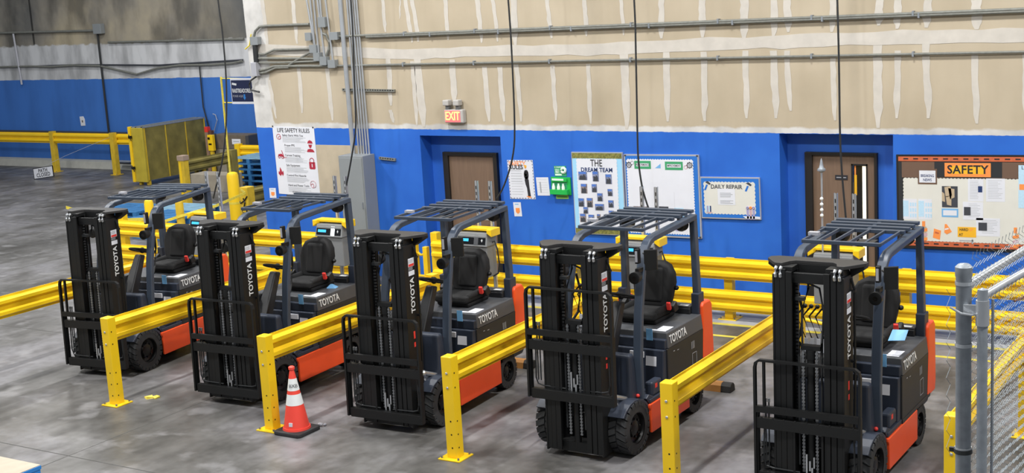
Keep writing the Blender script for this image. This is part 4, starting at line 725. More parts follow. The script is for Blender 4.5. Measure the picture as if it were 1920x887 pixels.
# cables dropping from the ceiling
CL = ['at the far left, hanging past the blue pallet stack', 'hanging beside the vertical conduits and grey panel', 'swinging left over the first brown door', 'hanging in front of the white notice board', 'hanging in front of the second brown door']
for k, c in enumerate(D['cables']):
    pts = [(c[0][0]-.04, c[0][1], 6.5)]+[tuple(p) for p in c]
    if k == 1: pts = [(p[0], p[1], p[2]) for p in pts]
    sm = []
    V = [Vector(p) for p in pts]
    for i in range(len(V)-1):
        a, b_, c_, d_ = V[max(i-1, 0)], V[i], V[i+1], V[min(i+2, len(V)-1)]
        for t in (0, .25, .5, .75):
            sm.append(.5*((2*b_)+(-a+c_)*t+(2*a-5*b_+4*c_-d_)*t*t+(-a+3*b_-3*c_+d_)*t**3))
    sm.append(V[-1])
    o = MB().tube(sm, .013, 8).build('power_cable', 'cable_black', smooth=True); tag(o, 'black power cable '+CL[k], 'cable', 'power cables from the ceiling')
# slim metal pole in front of the second door
r = empty('measuring_pole', (-5.735, 16.2, 0), 'slim metal pole with round finial before the second brown door', 'pole')
MB().cyl((0, 0, 0), (0, 0, 2.2), .012, 10).build('pole', 'galv', r, smooth=True)
MB().lathe([(0, 2.34), (.012, 2.31), (.02, 2.26), (.03, 2.22), (.05, 2.2), (.05, 2.18), (.02, 2.16), (0, 2.16)], 16).build('finial', 'galv_dull', r, smooth=True)
for z in (1.62, 1.69, 1.76, 1.83): MB().ball((0, -.012, z), .022).build('white_bead', 'reflect_white', r, smooth=True)
MB().lathe([(0, .03), (.14, .02), (.15, 0), (0, 0)], 20).build('foot', 'galv_dull', r, smooth=True)
# bent yellow hose bar near the second door
o = MB().tube([(-6.02, 15.4, 1.05), (-6.01, 15.4, .82), (-5.98, 15.35, .66), (-5.88, 15.3, .58), (-5.7, 15.25, .54), (-5.35, 15.2, .5), (-5.2, 15.2, .3), (-5.2, 15.2, 0)], .022, 10).build('yellow_tube', 'yellow_paint', smooth=True)
tag(o, 'bent yellow tube seen through the open mast of the forklift by the fence', 'tube')
# ------------------------------------------------------------------ wheel stops
for k, (x1, lab) in enumerate(((-13.9, 'behind the leftmost forklift'), (-10.95, 'behind the second forklift'), (-8.60, 'behind the middle forklift'), (-5.98, 'behind the raised carriage forklift'), (-3.4, 'behind the forklift by the fence'))):
    if k < 2 or k == 4: continue
    r = empty('wheel_stop', (x1, 13.85, 0), 'black and orange striped rubber wheel stop on the floor '+lab, 'wheel stop', 'wheel stops')
    pr = [(-.075, 0), (-.06, .07), (-.03, .1), (.03, .1), (.06, .07), (.075, 0)]
    MB().prism(pr, 'x', -1.4, 0).build('rubber_bar', 'stop_black', r, bevel=.01)
    for i in range(5):
        xx = -.42-.3*i+.3; MB().prism([(a*1.01, b_*1.012) for a, b_ in pr], 'x', xx-.22, xx).build('orange_band', 'stop_orange', r)
# traffic cone
r = empty('traffic_cone', (-9.80, 10.80, 0), 'red traffic cone with two white reflective bands on black base', 'traffic cone')
b = MB(); q_ = [(-.17,-.2),(.17,-.2),(.2,-.17),(.2,.17),(.17,.2),(-.17,.2),(-.2,.17),(-.2,-.17)]; b.prism([(x*.95, y*.95) for x, y in q_], 'z', 0, .045); b.build('cone_base', 'base_black', r, bevel=.012)
cr = lambda z: .145-(z-.045)*(.145-.03)/.63
def band(z0, z1, e=0.): return [(cr(z0)+e, z0), (cr(z1)+e, z1)]
MB().lathe([(0, .045), (.155, .045), (.15, .07)]+band(.07, .66)+[(.024, .70), (.034, .71), (.034, .735), (.02, .745), (0, .745)], 32).build('cone_body', 'cone_red', r, smooth=True)
for z0, z1 in ((.32, .44), (.48, .61)): MB().lathe(band(z0, z1, .0015), 32).build('reflective_band', 'reflect_white', r, smooth=True)
a = math.atan2(-10.8, 9.86); zc = .56
def cone_text(s, z, size, m, name, da=0.):
    a2 = a+da; n_ = Vector((math.cos(a2), math.sin(a2), .18)).normalized(); c0 = Vector((math.cos(a2)*(cr(z)+.006), math.sin(a2)*(cr(z)+.006), z)); ex = Vector((-math.sin(a2), math.cos(a2), 0))
    return text(name, s, size, frame(c0, ex, n_.cross(ex)), m, r, ext=.0005)
cone_text('BXB', .535, .052, 'text_black', 'cone_lettering')
n_ = Vector((math.cos(a-.5), math.sin(a-.5), 0)); c0 = n_*(cr(.12)+.003); ex = Vector((-math.sin(a-.5), math.cos(a-.5), 0))
b = MB(); b.add([tuple(c0+ex*u+Vector((0, 0, .12+w))+n_*t) for t in (-.01, .003) for u, w in ((-.02, -.02), (.02, -.02), (.02, .02), (-.02, .02))], [(0,3,2,1), (4,5,6,7), (0,1,5,4), (1,2,6,5), (2,3,7,6), (3,0,4,7)]); b.build('cone_sticker', 'white_paper', r)
# litter
b = MB(); b.hull([(-12.44, 11.06, 0), (-12.36, 11.02, 0), (-12.31, 11.10, 0), (-12.38, 11.14, 0)], [(-12.45, 11.07, .012), (-12.36, 11.03, .03), (-12.32, 11.10, .01), (-12.38, 11.13, .025)]); b.hull([(-12.34, 11.09, 0), (-12.27, 11.07, 0), (-12.26, 11.15, 0), (-12.33, 11.16, 0)], [(-12.34, 11.09, .02), (-12.27, 11.07, .01), (-12.26, 11.14, .022), (-12.33, 11.16, .02)])
tag(b.build('crumpled_paper', 'tape_yellow'), 'crumpled yellow scrap on the floor between the two leftmost forklifts', 'litter')
b = MB(); b.ball((-9.68, 11.05, .02), .025, 8, 5, (1.3, 1, .8)); b.ball((-9.64, 11.08, .015), .018, 8, 5, (1, 1.4, .8)); tag(b.build('paper_scrap', 'board_silver'), 'small crumpled foil scrap right of the traffic cone', 'litter')
# board corner at the lower left
r = empty('covered_pallet', (-11.84, 8.02, 0), 'corner of a blue edged pallet under pale sheet, lower left of photo', 'pallet')
MB().box(-.6, .52, -.5, .60, .10, .14).build('pallet_frame', 'bright_blue', r, bevel=.004); MB().box(-.6, .515, -.5, .595, .14, .147).build('cover_sheet', 'wood_light', r)
for x in (-.5, 0, .46):
    for y in (-.4, .05, .54): MB().box(x-.05, x+.05, y-.05, y+.05, 0, .1).build('block', 'bright_blue', r)
# ------------------------------------------------------------------ chain link fence, right
def chain_mesh(x, y0, y1, z0, z1, p=.058, r_=.0021, dx=.0, hang=False):
    b = MB(); n = int((y1-y0)/p)+1; m_ = int((z1-z0)/(p/1)); h = p
    for i in range(n):
        pts = []
        for j in range(m_*2+1):
            z = z1-j*h/2; y = y0+i*p+(p if j % 2 else 0)-p*.0; pts.append((x+dx*(y-y0)+(.004 if j % 2 else -.004), y, z))
        pts.insert(0, (pts[0][0]+.004, pts[0][1]+.012, pts[0][2]+.035))
        b.tube(pts, r_, 4)
    return b
r = empty('chain_link_fence', (-1.85, 7.47, 0), 'tall chain link fence with thick galvanised post at the right edge', 'fence')
MB().lathe([(0, 3.07), (.03, 3.065), (.046, 3.05), (.046, 3.0), (.042, 2.99), (.042, 0), (0, 0)], 24).build('corner_post', 'galv_dull', r, smooth=True)
for z in (.6, 1.4, 2.0, 2.6, 2.95): MB().lathe([(.044, z), (.046, z), (.046, z+.02), (.044, z+.02)], 24).build('tension_band', 'galv', r)
MB().lathe([(.044, 1.985), (.05, 1.985), (.05, 2.01), (.044, 2.01)], 24).box(-.075, -.04, -.01, .01, 1.985, 2.01).build('dark_band', 'cable_black', r)
MB().tube([(.0, .03, 2.93), (.12, 1.1, 2.95), (.3, 2.6, 2.96)], .026, 14).build('top_rail', 'galv', r, smooth=True)
MB(lambda x, y, z: (x+1.85, y-7.47, z)).add(*(lambda c: (c.v, c.f))(chain_mesh(-1.80, 7.46, 9.7, .05, 3.10, dx=.11))).build('wire_mesh', 'wire_galv', r)
b = MB()
pts = [(-.06+.01*(j % 2), -.13+.05*(j % 2), 2.95-j*.05) for j in range(20)]; b.tube(pts, .0015, 4); b.build('loose_wire', 'wire_galv', r)
r = empty('chain_link_gate', (-1.74, 7.43, 0), 'chain link gate folded back beside the thick fence post', 'gate')
MB().lathe([(0, 2.95), (.026, 2.94), (.028, 2.93), (.028, .08), (0, .08)], 20).build('gate_stile', 'galv_dull', r, smooth=True)
MB().lathe([(.029, 2.74), (.036, 2.74), (.036, 2.88), (.029, 2.88)], 20).build('hinge_collar', 'galv', r, smooth=True)
MB().box(-.10, -.03, -.012, .012, 2.80, 2.85).tube([(-.16, -.05, 2.84), (-.1, -.055, 2.81), (-.05, -.03, 2.80), (-.03, .0, 2.80)], .007).build('hinge_bolt', 'galv', r)
MB().tube([(0, 0, 2.90), (.085, .47, 2.92), (.36, 2.2, 2.93)], .022, 12).build('gate_top_bar', 'galv', r, smooth=True)
MB().tube([(.045, .04, 2.88), (.045, .04, .1)], .008, 8).build('tension_bar', 'galv_dull', r)
MB(lambda x, y, z: (x+1.74, y-7.43, z)).add(*(lambda c: (c.v, c.f))(chain_mesh(-1.70, 7.46, 9.6, .1, 2.88, dx=.15))).build('wire_mesh', 'wire_galv', r)
MB().tube([(.09, .35, 2.80), (.11, .5, 2.79), (.13, .62, 2.80)], .006, 5).build('red_tie', 'hose_brown', r)
# ------------------------------------------------------------------ things on the back wall
class Board:
    def __init__(s, name, q, lab, cat, grp=None, Y=WY):
        (x0, z0), (x1, z1), (x2, z2) = q; s.o = empty(name, (x2, Y, z2), lab, cat, grp); s.O = Vector((x0-x2, 0, z0-z2)); s.ex = Vector((x1-x0, 0, z1-z0)); s.ey = Vector((x0-x2, 0, z0-z2)); s.W = s.ex.length; s.H = s.ey.length
    def P(s, u, v, d): return tuple(s.O+s.ex*u-s.ey*v+Vector((0, -d, 0)))
    def r(s, name, m, u0, v0, u1, v1, d0, d1, par=None): return qb(MB(), s.P, u0, v0, u1, v1, d0, d1).build(name, m, par or s.o)
    def poly(s, name, m, pts, d0, d1, par=None):
        b = MB(); b.hull([s.P(u, v, d0) for u, v in pts], [s.P(u, v, d1) for u, v in pts]); return b.build(name, m, par or s.o)
    def t(s, name, str_, u, v, size, m, d, bold=0., sx=1., align='CENTER', space=1.): return text(name, str_, size, frame(s.P(u, v, d), s.ex, s.ey), m, s.o, bold, .0005, sx, align, space)
    def lines(s, name, m, u0, u1, vs, d, h=.004, var=.15):
        b = MB()
        for v in vs: qb(b, s.P, u0, v, u1-(u1-u0)*random.uniform(0, var), v+h, d, d+.0008)
        return b.build(name, m, s.o)
    def scallop(s, name, m, u0, v0, u1, v1, d0, d1, n, amp=.012):
        pts = []; W, H = s.W, s.H; nu = n; nv = max(4, int(n*(v1-v0)*H/((u1-u0)*W))); au = amp/W; av = amp/H
        for i in range(nu*4): pts.append((u0+(u1-u0)*i/(nu*4), v0-av*abs(math.sin(math.pi*i/4))))
        for i in range(nv*4): pts.append((u1+au*abs(math.sin(math.pi*i/4)), v0+(v1-v0)*i/(nv*4)))
        for i in range(nu*4): pts.append((u1-(u1-u0)*i/(nu*4), v1+av*abs(math.sin(math.pi*i/4))))
        for i in range(nv*4): pts.append((u0-au*abs(math.sin(math.pi*i/4)), v1-(v1-v0)*i/(nv*4)))
        return s.poly(name, m, pts, d0, d1)
    def ring(s, name, m, u, v, R, w, d, teeth=0):
        c = Vector(s.P(u, v, d)); X = s.ex.normalized(); Z = s.ey.normalized(); n = 24; b = MB(); pts = [c+X*(R*math.cos(2*math.pi*i/n))+Z*(R*math.sin(2*math.pi*i/n)) for i in range(n)]
        b.tube(pts, w, 5, close=True)
        for i in range(teeth):
            a = 2*math.pi*i/teeth; p0 = c+X*(R*math.cos(a))+Z*(R*math.sin(a)); b.tube([p0, c+X*(R*1.35*math.cos(a))+Z*(R*1.35*math.sin(a))], w*1.2, 5)
        if teeth: b.tube([c+X*(R*.4*math.cos(2*math.pi*i/10))+Z*(R*.4*math.sin(2*math.pi*i/10)) for i in range(10)], w*.7, 5, close=True)
        return b.build(name, m, s.o)
# life safety poster
B = Board('safety_poster', D['life'], 'tall white poster headed LIFE SAFETY RULES on the blue wall corner', 'poster')
B.r('sheet', 'white_paper', 0, 0, 1, 1, .001, .006)
B.t('poster_heading', 'LIFE SAFETY RULES', .5, .055, .10, 'text_black', .007, bold=.012, sx=.86)
rows = ['Safety Starts With You', 'Proper PPE', 'Current Training', 'Safe Equipment', 'Control Fire Hazards', 'Hand and Power Tools']
for i, (t_, u) in enumerate(zip(rows, (.22, .25, .24, .25, .24, .25))):
    v = .115+i*.147; B.t('row_heading', t_, u, v+.012, .052, 'text_black', .007, bold=.005, sx=.95, align='LEFT'); B.lines('row_text', 'text_grey', u, .80, [v+.04+.0135*j for j in range(6)], .006, h=.005, var=.3)
icons = D['ls']
B.ring('hand_icon', 'print_red', .13, .15, .045, .004, .008, 0); B.ring('hand_icon', 'print_red', .15, .165, .025, .004, .008)
B.poly('helmet_icon', 'print_red', [(.81, .235), (.83, .20), (.87, .185), (.92, .20), (.94, .235)], .006, .008); B.poly('face_icon', 'print_red', [(.83, .25), (.92, .25), (.90, .29), (.87, .305), (.85, .29)], .006, .008); B.poly('shoulders_icon', 'print_red', [(.79, .35), (.81, .32), (.87, .31), (.93, .32), (.96, .35), (.96, .36), (.79, .36)], .006, .008)
B.ring('truck_icon', 'print_red', .10, .445, .022, .006, .008); B.ring('truck_icon', 'print_red', .18, .452, .02, .006, .008); B.poly('truck_icon', 'print_red', [(.08, .44), (.08, .41), (.16, .40), (.21, .44)], .006, .008); B.poly('mast_icon', 'print_red', [(.16, .35), (.175, .35), (.22, .455), (.28, .45), (.28, .455), (.205, .462)], .006, .008)
B.poly('lock_icon', 'print_red', [(.81, .505), (.95, .505), (.95, .60), (.93, .61), (.83, .61), (.81, .60)], .006, .008); B.ring('lock_shackle', 'print_red', .88, .485, .045, .006, .008); B.r('keyhole', 'white_paper', .868, .53, .888, .58, .008, .009)
B.poly('flame_icon', 'print_red', [(.04, .70), (.05, .66), (.07, .675), (.09, .60), (.12, .64), (.13, .675), (.16, .65), (.165, .70), (.14, .735), (.12, .70), (.09, .735)], .006, .008)
B.ring('fist_icon', 'pink_print', .86, .83, .06, .006, .008); B.ring('fist_icon', 'print_red', .84, .85, .03, .004, .008); B.t('poster_footer', 'CUIDEMOS', .45, .965, .04, 'text_black', .007)
for u in (.01, .98): B.ring('pin', 'rim_black', u, .0, .008, .006, .01)
# wall electrical panel
q = D['ebox']; r = empty('electrical_panel', (q[0][0], WY, 0), 'tall grey electrical panel below the bundle of vertical conduits', 'electrical panel')
W_ = .50; MB().box(0, W_, -.32, -.004, .55, 2.05).build('cabinet', 'elec_grey', r, bevel=.006); MB().box(.02, W_-.02, -.33, -.32, .57, 2.02).build('door', 'elec_grey', r, bevel=.004); MB().box(W_-.07, W_-.055, -.345, -.33, 1.2, 1.3).build('latch', 'galv_dull', r)
# conduits
def wpts(l, d): return [(x, WY-d, z) for x, z in l]
def ext_up(l, z=6.5):
    (x0, z0), (x1, z1) = l[:2]; return [(x0+(x0-x1)*(z-z0)/(z0-z1), z)]+list(l)
o = MB().tube(wpts(ext_up(D['bigc']), .08), .038, 12).build('conduit', 'galv', smooth=True); tag(o, 'thick shiny vertical conduit, leftmost of those entering the grey panel', 'conduit')
names = ['leftmost', 'second', 'middle', 'fourth', 'rightmost']
for l, nm in zip(D['thin'], names):
    tag(MB().tube(wpts(ext_up(l), .05), .0155, 10).build('conduit', 'galv', smooth=True), 'thin shiny vertical conduit entering the grey panel, %s of the five thin ones' % nm, 'conduit', 'thin conduits above the grey panel')
gl = ['leftmost', 'second from left', 'third from left', 'fourth from left, longest curve', 'short one behind', 'rightmost']
for l, nm in zip(D['grp'], gl):
    tag(MB().tube(wpts(ext_up(l), .06), .016, 10).build('conduit', 'galv', smooth=True), 'thin vertical conduit of the upper left group, %s' % nm, 'conduit', 'conduits of the upper left group')
bn = ['behind the vertical pipes, highest', 'left of the vertical pipes', 'right of the vertical pipes', 'upper of the stepped row', 'second of the stepped row', 'third of the stepped row', 'lowest right of the stepped row', 'on the white wall edge']
for (c0, c1), nm in zip(D['boxes'], bn):
    r = empty('junction_box', (c0[0], WY, c1[1]), 'small grey junction box '+nm, 'junction box', 'junction boxes on the tan wall')
    w, h = c1[0]-c0[0], c0[1]-c1[1]; MB().box(0, w, -.10, 0, 0, h).build('box', 'elec_grey', r, bevel=.006); MB().box(-.004, w+.004, -.105, -.10, -.004, h+.004).build('lid', 'elec_grey', r, bevel=.002)
pn = ['highest run curving down', 'second run bending down', 'straight, third run', 'straight, fourth run', 'lowest run', 'short lowest run', 'rising diagonally to the stepped boxes', 'bowed beside the vertical pipes']
for l, nm, rr in zip((D['pA'], D['pB'], D['pC'], D['pC2'], D['pD'], D['pD2'], D['pE'], D['pF']), pn, (.022, .02, .02, .018, .022, .018, .02, .022)):
    tag(MB().tube(wpts(l, .045), rr, 8).build('wall_conduit', 'conduit_dusty', smooth=True), 'dusty grey conduit left of the vertical pipes, '+nm, 'conduit', 'dusty conduits at the white wall edge')
for l, nm, rr, dd in ((D['long1'], 'upper of the close pair', .022, .05), (D['long1b'], 'lower of the close pair', .02, .05), (D['long2'], 'below the white seam', .018, .04)):
    l = list(l); (x0, z0), (x1, z1) = l[-2:]; l.append((6, z1+(z1-z0)/(x1-x0)*(6-x1))); o = empty('long_conduit', (l[0][0], WY, l[0][1]), 'long dusty horizontal conduit across the tan wall, '+nm, 'conduit', 'long horizontal conduits')
    f_ = lambda x, z: (x-l[0][0], -dd, z-l[0][1]); MB().tube([f_(*p) for p in l], rr, 10).build('pipe', 'conduit_dusty', o, smooth=True)
    (xa, za), (xb, zb) = l[0], l[-2]
    for i in range(1, 8):
        t = i/8; x = xa+(xb-xa)*t; z = za+(zb-za)*t; MB().box(x-l[0][0]-.012, x-l[0][0]+.012, -dd-rr-.004, -.004, z-l[0][1]-.03, z-l[0][1]+.035).build('strap', 'galv_dull', o)
q = D['dev']; r = empty('wall_device', (q[0][0], WY, q[1][1]), 'pale grey switch box with looping cable on the white wall edge', 'switch box')
w, h = q[1][0]-q[0][0], q[0][1]-q[1][1]; MB().box(0, w, -.12, 0, 0, h).build('box', 'board_silver', r, bevel=.006)
MB().tube([(x-q[0][0], -.06, z-q[1][1]) for x, z in D['loop']], .016, 8).build('looping_cable', 'cable_black', r, smooth=True)
a, b_ = D['dev2']; MB().cyl(((a[0]+b_[0])/2-q[0][0], -.06, a[1]-q[1][1]), ((a[0]+b_[0])/2-q[0][0], -.06, b_[1]-q[1][1]), .045, 12).build('cable_sleeve', 'cable_black', r, smooth=True)
tag(MB().tube(wpts(D['yell'], .03), .012, 6).build('loose_wire', 'tape_yellow', smooth=True), 'faded yellow wire curling over the white wall edge', 'wire')
for l, nm in ((D['uni1'], 'long slotted steel strut behind the conduits on the tan wall'), (D['uni2'], 'short slotted steel strut on the blue wall right of the grey panel')):
    (x0, z0), (x1, z1) = l; r = empty('strut_channel', (x0, WY, z0), nm, 'strut'); z1 = z0+(z1-z0)*.6
    MB().hull([(0, -.04, -.02), (x1-x0, -.04, z1-z0-.02), (x1-x0, 0, z1-z0-.02), (0, 0, -.02)], [(0, -.04, .022), (x1-x0, -.04, z1-z0+.022), (x1-x0, 0, z1-z0+.022), (0, 0, .022)]).build('channel', 'conduit_dusty', r)
    b = MB(); n = int((x1-x0)/.05)
    for i in range(n): b.box(.02+i*.05, .045+i*.05, -.0415, -.04, (z1-z0)*i/n-.002, (z1-z0)*i/n+.014)
    b.build('slots', 'rim_black', r)
# exit sign
q = D['exit']; (x0, z0), (x1, _), (_, z2) = q; r = empty('exit_sign', (x0, WY, z2), 'lit red EXIT sign with twin lamp heads above the first door', 'exit sign')
w, h = x1-x0, z0-z2; MB().box(0, w, -.10, 0, 0, h).build('housing', 'exit_grey', r, bevel=.02); MB().box(.02, w-.05, -.105, -.10, .015, h-.015).build('sign_face', 'exit_face', r, bevel=.004)
text('exit_lettering', 'EXIT', .185, frame((w/2-.015, -.107, h/2), (1, 0, 0), (0, 0, 1)), 'exit_glow', r, bold=.02, sx=.72)
for x in (.06, .25):
    MB().box(x-.05, x+.06, -.14, -.02, h+.06, h+.15).build('lamp_head', 'exit_grey', r, bevel=.015); MB().box(x-.03, x+.03, -.09, -.03, h, h+.06).build('lamp_neck', 'grey_charger', r)
# safety rules poster
B = Board('rules_poster', D['safety_rules'], 'white SAFETY RULES poster with striped edge and standing worker, right of first door', 'poster')
B.r('sheet', 'white_paper', 0, 0, 1, 1, .001, .005)
b = MB()
for i in range(9):
    t = i/9+.03; qb(b, B.P, t, .012, t+.055, .028, .005, .006); qb(b, B.P, t, .972, t+.055, .988, .005, .006)
for i in range(13):
    t = i/13+.02; qb(b, B.P, .015, t, .035, t+.04, .005, .006); qb(b, B.P, .965, t, .985, t+.04, .005, .006)
b.build('striped_edge', 'text_navy', B.o)
B.t('poster_heading', 'SAFETY', .38, .10, .095, 'orange_print', .006, bold=.02, sx=.95); B.t('poster_heading', 'RULES', .33, .185, .095, 'text_black', .006, bold=.03, sx=.95)
for i in range(10): B.lines('rule_text', 'text_grey', .10, .58, [.265+.068*i, .282+.068*i][:2 if i < 5 else 1], .005, h=.007, var=.2)
f = [('trousers', 'text_black', [(.63, .50), (.79, .50), (.80, .72), (.83, .93), (.72, .93), (.70, .72), (.655, .62)]), ('jacket', 'text_black', [(.62, .34), (.65, .27), (.70, .25), (.76, .26), (.80, .32), (.80, .40), (.77, .50), (.65, .50), (.62, .42)]), ('vest', 'yellow_sign', [(.64, .37), (.68, .29), (.70, .29), (.69, .36), (.73, .36), (.75, .28), (.78, .30), (.72, .41), (.66, .42)]), ('vest', 'orange_print', [(.66, .43), (.76, .41), (.76, .46), (.70, .50), (.66, .47)]), ('helmet', 'yellow_sign', [(.655, .17), (.66, .14), (.70, .125), (.74, .14), (.75, .17)]), ('face', 'skin_print', [(.66, .17), (.74, .17), (.735, .205), (.70, .225), (.665, .205)]), ('boots', 'orange_print', [(.64, .93), (.74, .92), (.84, .94), (.85, .965), (.75, .965)])]
for n_, m_, p_ in f: B.poly('printed_'+n_, m_, p_, .005, .0065)
B = Board('paper_notice', D['paper'], 'white lined paper notice between the rules poster and the green eyewash box', 'notice'); B.r('sheet', 'white_paper', 0, 0, 1, 1, .001, .004); B.lines('ruled_lines', 'text_grey', .1, .9, [.12, .28, .42, .55, .68, .82], .004, h=.008, var=.1); B.r('ruled_column', 'text_grey', .25, .25, .36, .85, .004, .005)
B = Board('eyewash_sign', D['eyesign'], 'green and white emergency eyewash sign above the green box', 'sign'); B.r('plate', 'green_sign', 0, 0, 1, 1, .001, .006); B.r('top_band', 'eye_glass', .05, .05, .92, .2, .006, .007); B.r('text_block', 'eye_glass', .05, .3, .42, .68, .006, .007); B.r('bottom_band', 'eye_glass', .05, .76, .6, .92, .006, .007); B.ring('eye_mark', 'eye_glass', .78, .42, .035, .02, .01); B.t('sign_lettering', 'EYE', .23, .5, .07, 'green_sign', .0075, bold=.02, sx=.7); B.t('sign_lettering', 'EMERGENCY', .48, .125, .04, 'green_sign', .0075, bold=.01, sx=.85)
q = D['eyebox']; B = Board('eyewash_station', q, 'bright green eyewash station box holding three white bottles', 'eyewash station')
B.r('back_panel', 'green_box', 0, 0, 1, 1, .001, .02); B.r('shelf_recess', 'green_sign', .12, .30, .82, .78, .02, .022); B.r('lower_tray', 'green_box', .03, .68, .92, .95, .02, .09); B.r('top_cover', 'green_box', .05, .08, .85, .24, .02, .05); B.r('label_strip', 'eye_glass', .10, .07, .70, .18, .05, .052)
bt = [Vector(B.P(u, .80, .05))+B.o.location for u in (.17, .43, .67)]
for c_, nm in zip(bt, ('left', 'middle', 'right')):
    b = MB(); b.lathe([(0, 0), (.022, 0), (.026, .03), (.026, .07), (.015, .10), (.014, .12), (0, .12)], 14); o = b.build('eyewash_bottle', 'eye_glass', smooth=True); o.location = c_; tag(o, 'white eyewash bottle in the green station, %s of three' % nm, 'bottle', 'eyewash bottles')
B = Board('lime_label', D['eyelabel'], 'small lime green label below the eyewash station', 'label'); B.r('plate', 'lime_label', 0, 0, 1, 1, .001, .004); B.r('label_text', 'green_sign', .1, .35, .9, .6, .004, .005)
for q, nm in ((D['tag'], 'white tag with orange shield below the rules poster'), (D['stick'], 'white tag with orange square at the blue wall corner')):
    B = Board('wall_tag', q, nm, 'tag'); B.r('card', 'white_paper', 0, 0, 1, 1, .001, .004); B.poly('orange_mark', 'orange_print', [(.25, .4), (.78, .4), (.78, .7), (.5, .82), (.25, .7)], .004, .005); B.r('blue_text', 'label_blue', .2, .1, .7, .16, .004, .005)
# dream team board
B = Board('dream_team_board', D['dream'], 'tall notice board headed THE DREAM TEAM with light blue sides and photos', 'notice board')
B.r('frame', 'board_silver', 0, 0, 1, 1, .001, .03); B.r('backing', 'light_blue', .015, .01, .985, .99, .03, .032); B.r('top_border', 'foliage_print', .015, .01, .985, .075, .032, .034); B.r('bottom_border', 'foliage_print', .015, .93, .985, .99, .032, .034)
B.scallop('white_sheet', 'board_white', .105, .085, .88, .915, .034, .036, 14, .012)
B.t('board_heading', 'THE', .49, .135, .145, 'text_black', .037, bold=.01, sx=.75); B.t('board_heading', 'DREAM TEAM', .49, .215, .088, 'text_navy', .037, bold=.03, sx=.95, space=1.05)
for (a0, a1, k) in D['dream_ph']:
    B.r('photo', 'photo_b' if k else 'photo_a', a0[0], a0[1], a1[0], a1[1], .036, .038); B.r('photo_sky', 'sky_print', a0[0]+.005, a0[1]+.003, a1[0]-.02, a0[1]+(a1[1]-a0[1])*.28, .038, .0385)
    w_ = a1[0]-a0[0]; h_ = a1[1]-a0[1]; B.poly('photo_figures', 'print_dark', [(a0[0]+.1*w_, a1[1]-.02*h_), (a0[0]+.15*w_, a0[1]+.5*h_), (a0[0]+.3*w_, a0[1]+.45*h_), (a0[0]+.45*w_, a0[1]+.55*h_), (a0[0]+.6*w_, a0[1]+.35*h_), (a0[0]+.85*w_, a0[1]+.55*h_), (a0[0]+.85*w_, a1[1]-.02*h_)], .0385, .039)
# white board with green headings
B = Board('performance_board', D['whiteb'], 'large white notice board with green heading labels and gear drawings', 'notice board'); w = D['wb']
B.r('frame', 'board_silver', 0, 0, 1, 1, .001, .03); B.r('backing', 'board_blue', .018, .018, .982, .982, .03, .032); B.scallop('white_sheet', 'board_white', w[0][0]+.005, w[0][1]+.01, w[2][0], w[2][1]-.01, .032, .034, 26, .014)
for i, (k, t_) in enumerate(((3, 'PERFORMANCE'), (5, 'IMPROVEMENT'))):
    a0, a1 = w[k], w[k+1]; B.r('heading_frame', 'green_frame', a0[0], a0[1], a1[0], a1[1], .034, .036); B.r('heading_card', 'board_white', a0[0]+.025, a0[1]+.03, a1[0]-.025, a1[1]-.03, .036, .037); B.t('heading_lettering', t_, (a0[0]+a1[0])/2, (a0[1]+a1[1])/2, .042, 'text_black', .0375, bold=.01, sx=.75)
B.ring('gear_drawing', 'text_black', w[7][0], w[7][1], .035, .005, .036, 8); B.ring('gear_drawing', 'text_black', w[8][0], w[8][1], .035, .005, .036, 8); B.ring('circle_drawing', 'board_silver', w[9][0], w[9][1], .025, .004, .036); B.ring('circle_drawing', 'pink_print', w[10][0], w[10][1], .025, .004, .036)
B.poly('bar_drawing', 'label_blue', [(w[11][0], w[12][1]), (w[12][0], w[11][1]), (w[12][0], w[12][1])], .034, .036)
for k, m_ in ((13, 'photo_b'), (15, 'pale_blue_print'), (19, 'print_dark')): B.r('printed_card', m_, w[k][0], w[k][1], w[k+1][0], w[k+1][1]+.02, .034, .036)
a0, a1 = w[17], w[18]; B.r('printed_frame', 'label_blue', a0[0], a0[1], a1[0], a1[1]+.04, .034, .036); B.r('printed_card', 'board_white', a0[0]+.01, a0[1]+.012, a1[0]-.01, a1[1]+.03, .036, .037)
for u in (.02, .98):
    for v in (.015, .985): B.r('corner_cap', 'print_dark', u-.012, v-.01, u+.012, v+.01, .03, .034)
B.r('round_print', 'purple_print', .66, .86, .72, .92, .034, .0355); B.r('sheet_crease', 'board_silver', .66, .45, .662, .84, .034, .0345)
# daily repair board
B = Board('daily_repair_board', D['daily'], 'small cream notice board headed DAILY REPAIR with two hammers', 'notice board'); w = D['dl']
B.r('frame', 'board_silver', 0, 0, 1, 1, .001, .028); B.r('backing', 'board_blue', .015, .03, .985, .97, .028, .03); B.scallop('cream_sheet', 'board_cream', w[0][0]+.01, w[0][1]+.03, w[2][0]-.01, w[2][1]-.06, .03, .032, 15, .012)
B.poly('torn_corner', 'board_white', [(.70, .92), (.93, .92), (.99, .93), (.99, .98), (.76, .98)], .032, .034)
B.t('board_heading', 'DAILY REPAIR', (w[3][0]+w[4][0])/2+.0, (w[3][1]+w[4][1])/2+.01, .085, 'print_dark', .033, bold=.02, sx=.9); B.r('paper_sheet', 'white_paper', w[5][0], w[5][1], w[6][0], w[6][1], .032, .034)
B.lines('sheet_table', 'text_grey', w[5][0]+.04, w[6][0]-.03, [w[5][1]+.10+.03*i for i in (0, 1, 2, 3, 6, 7, 8)], .034, h=.012, var=.4)
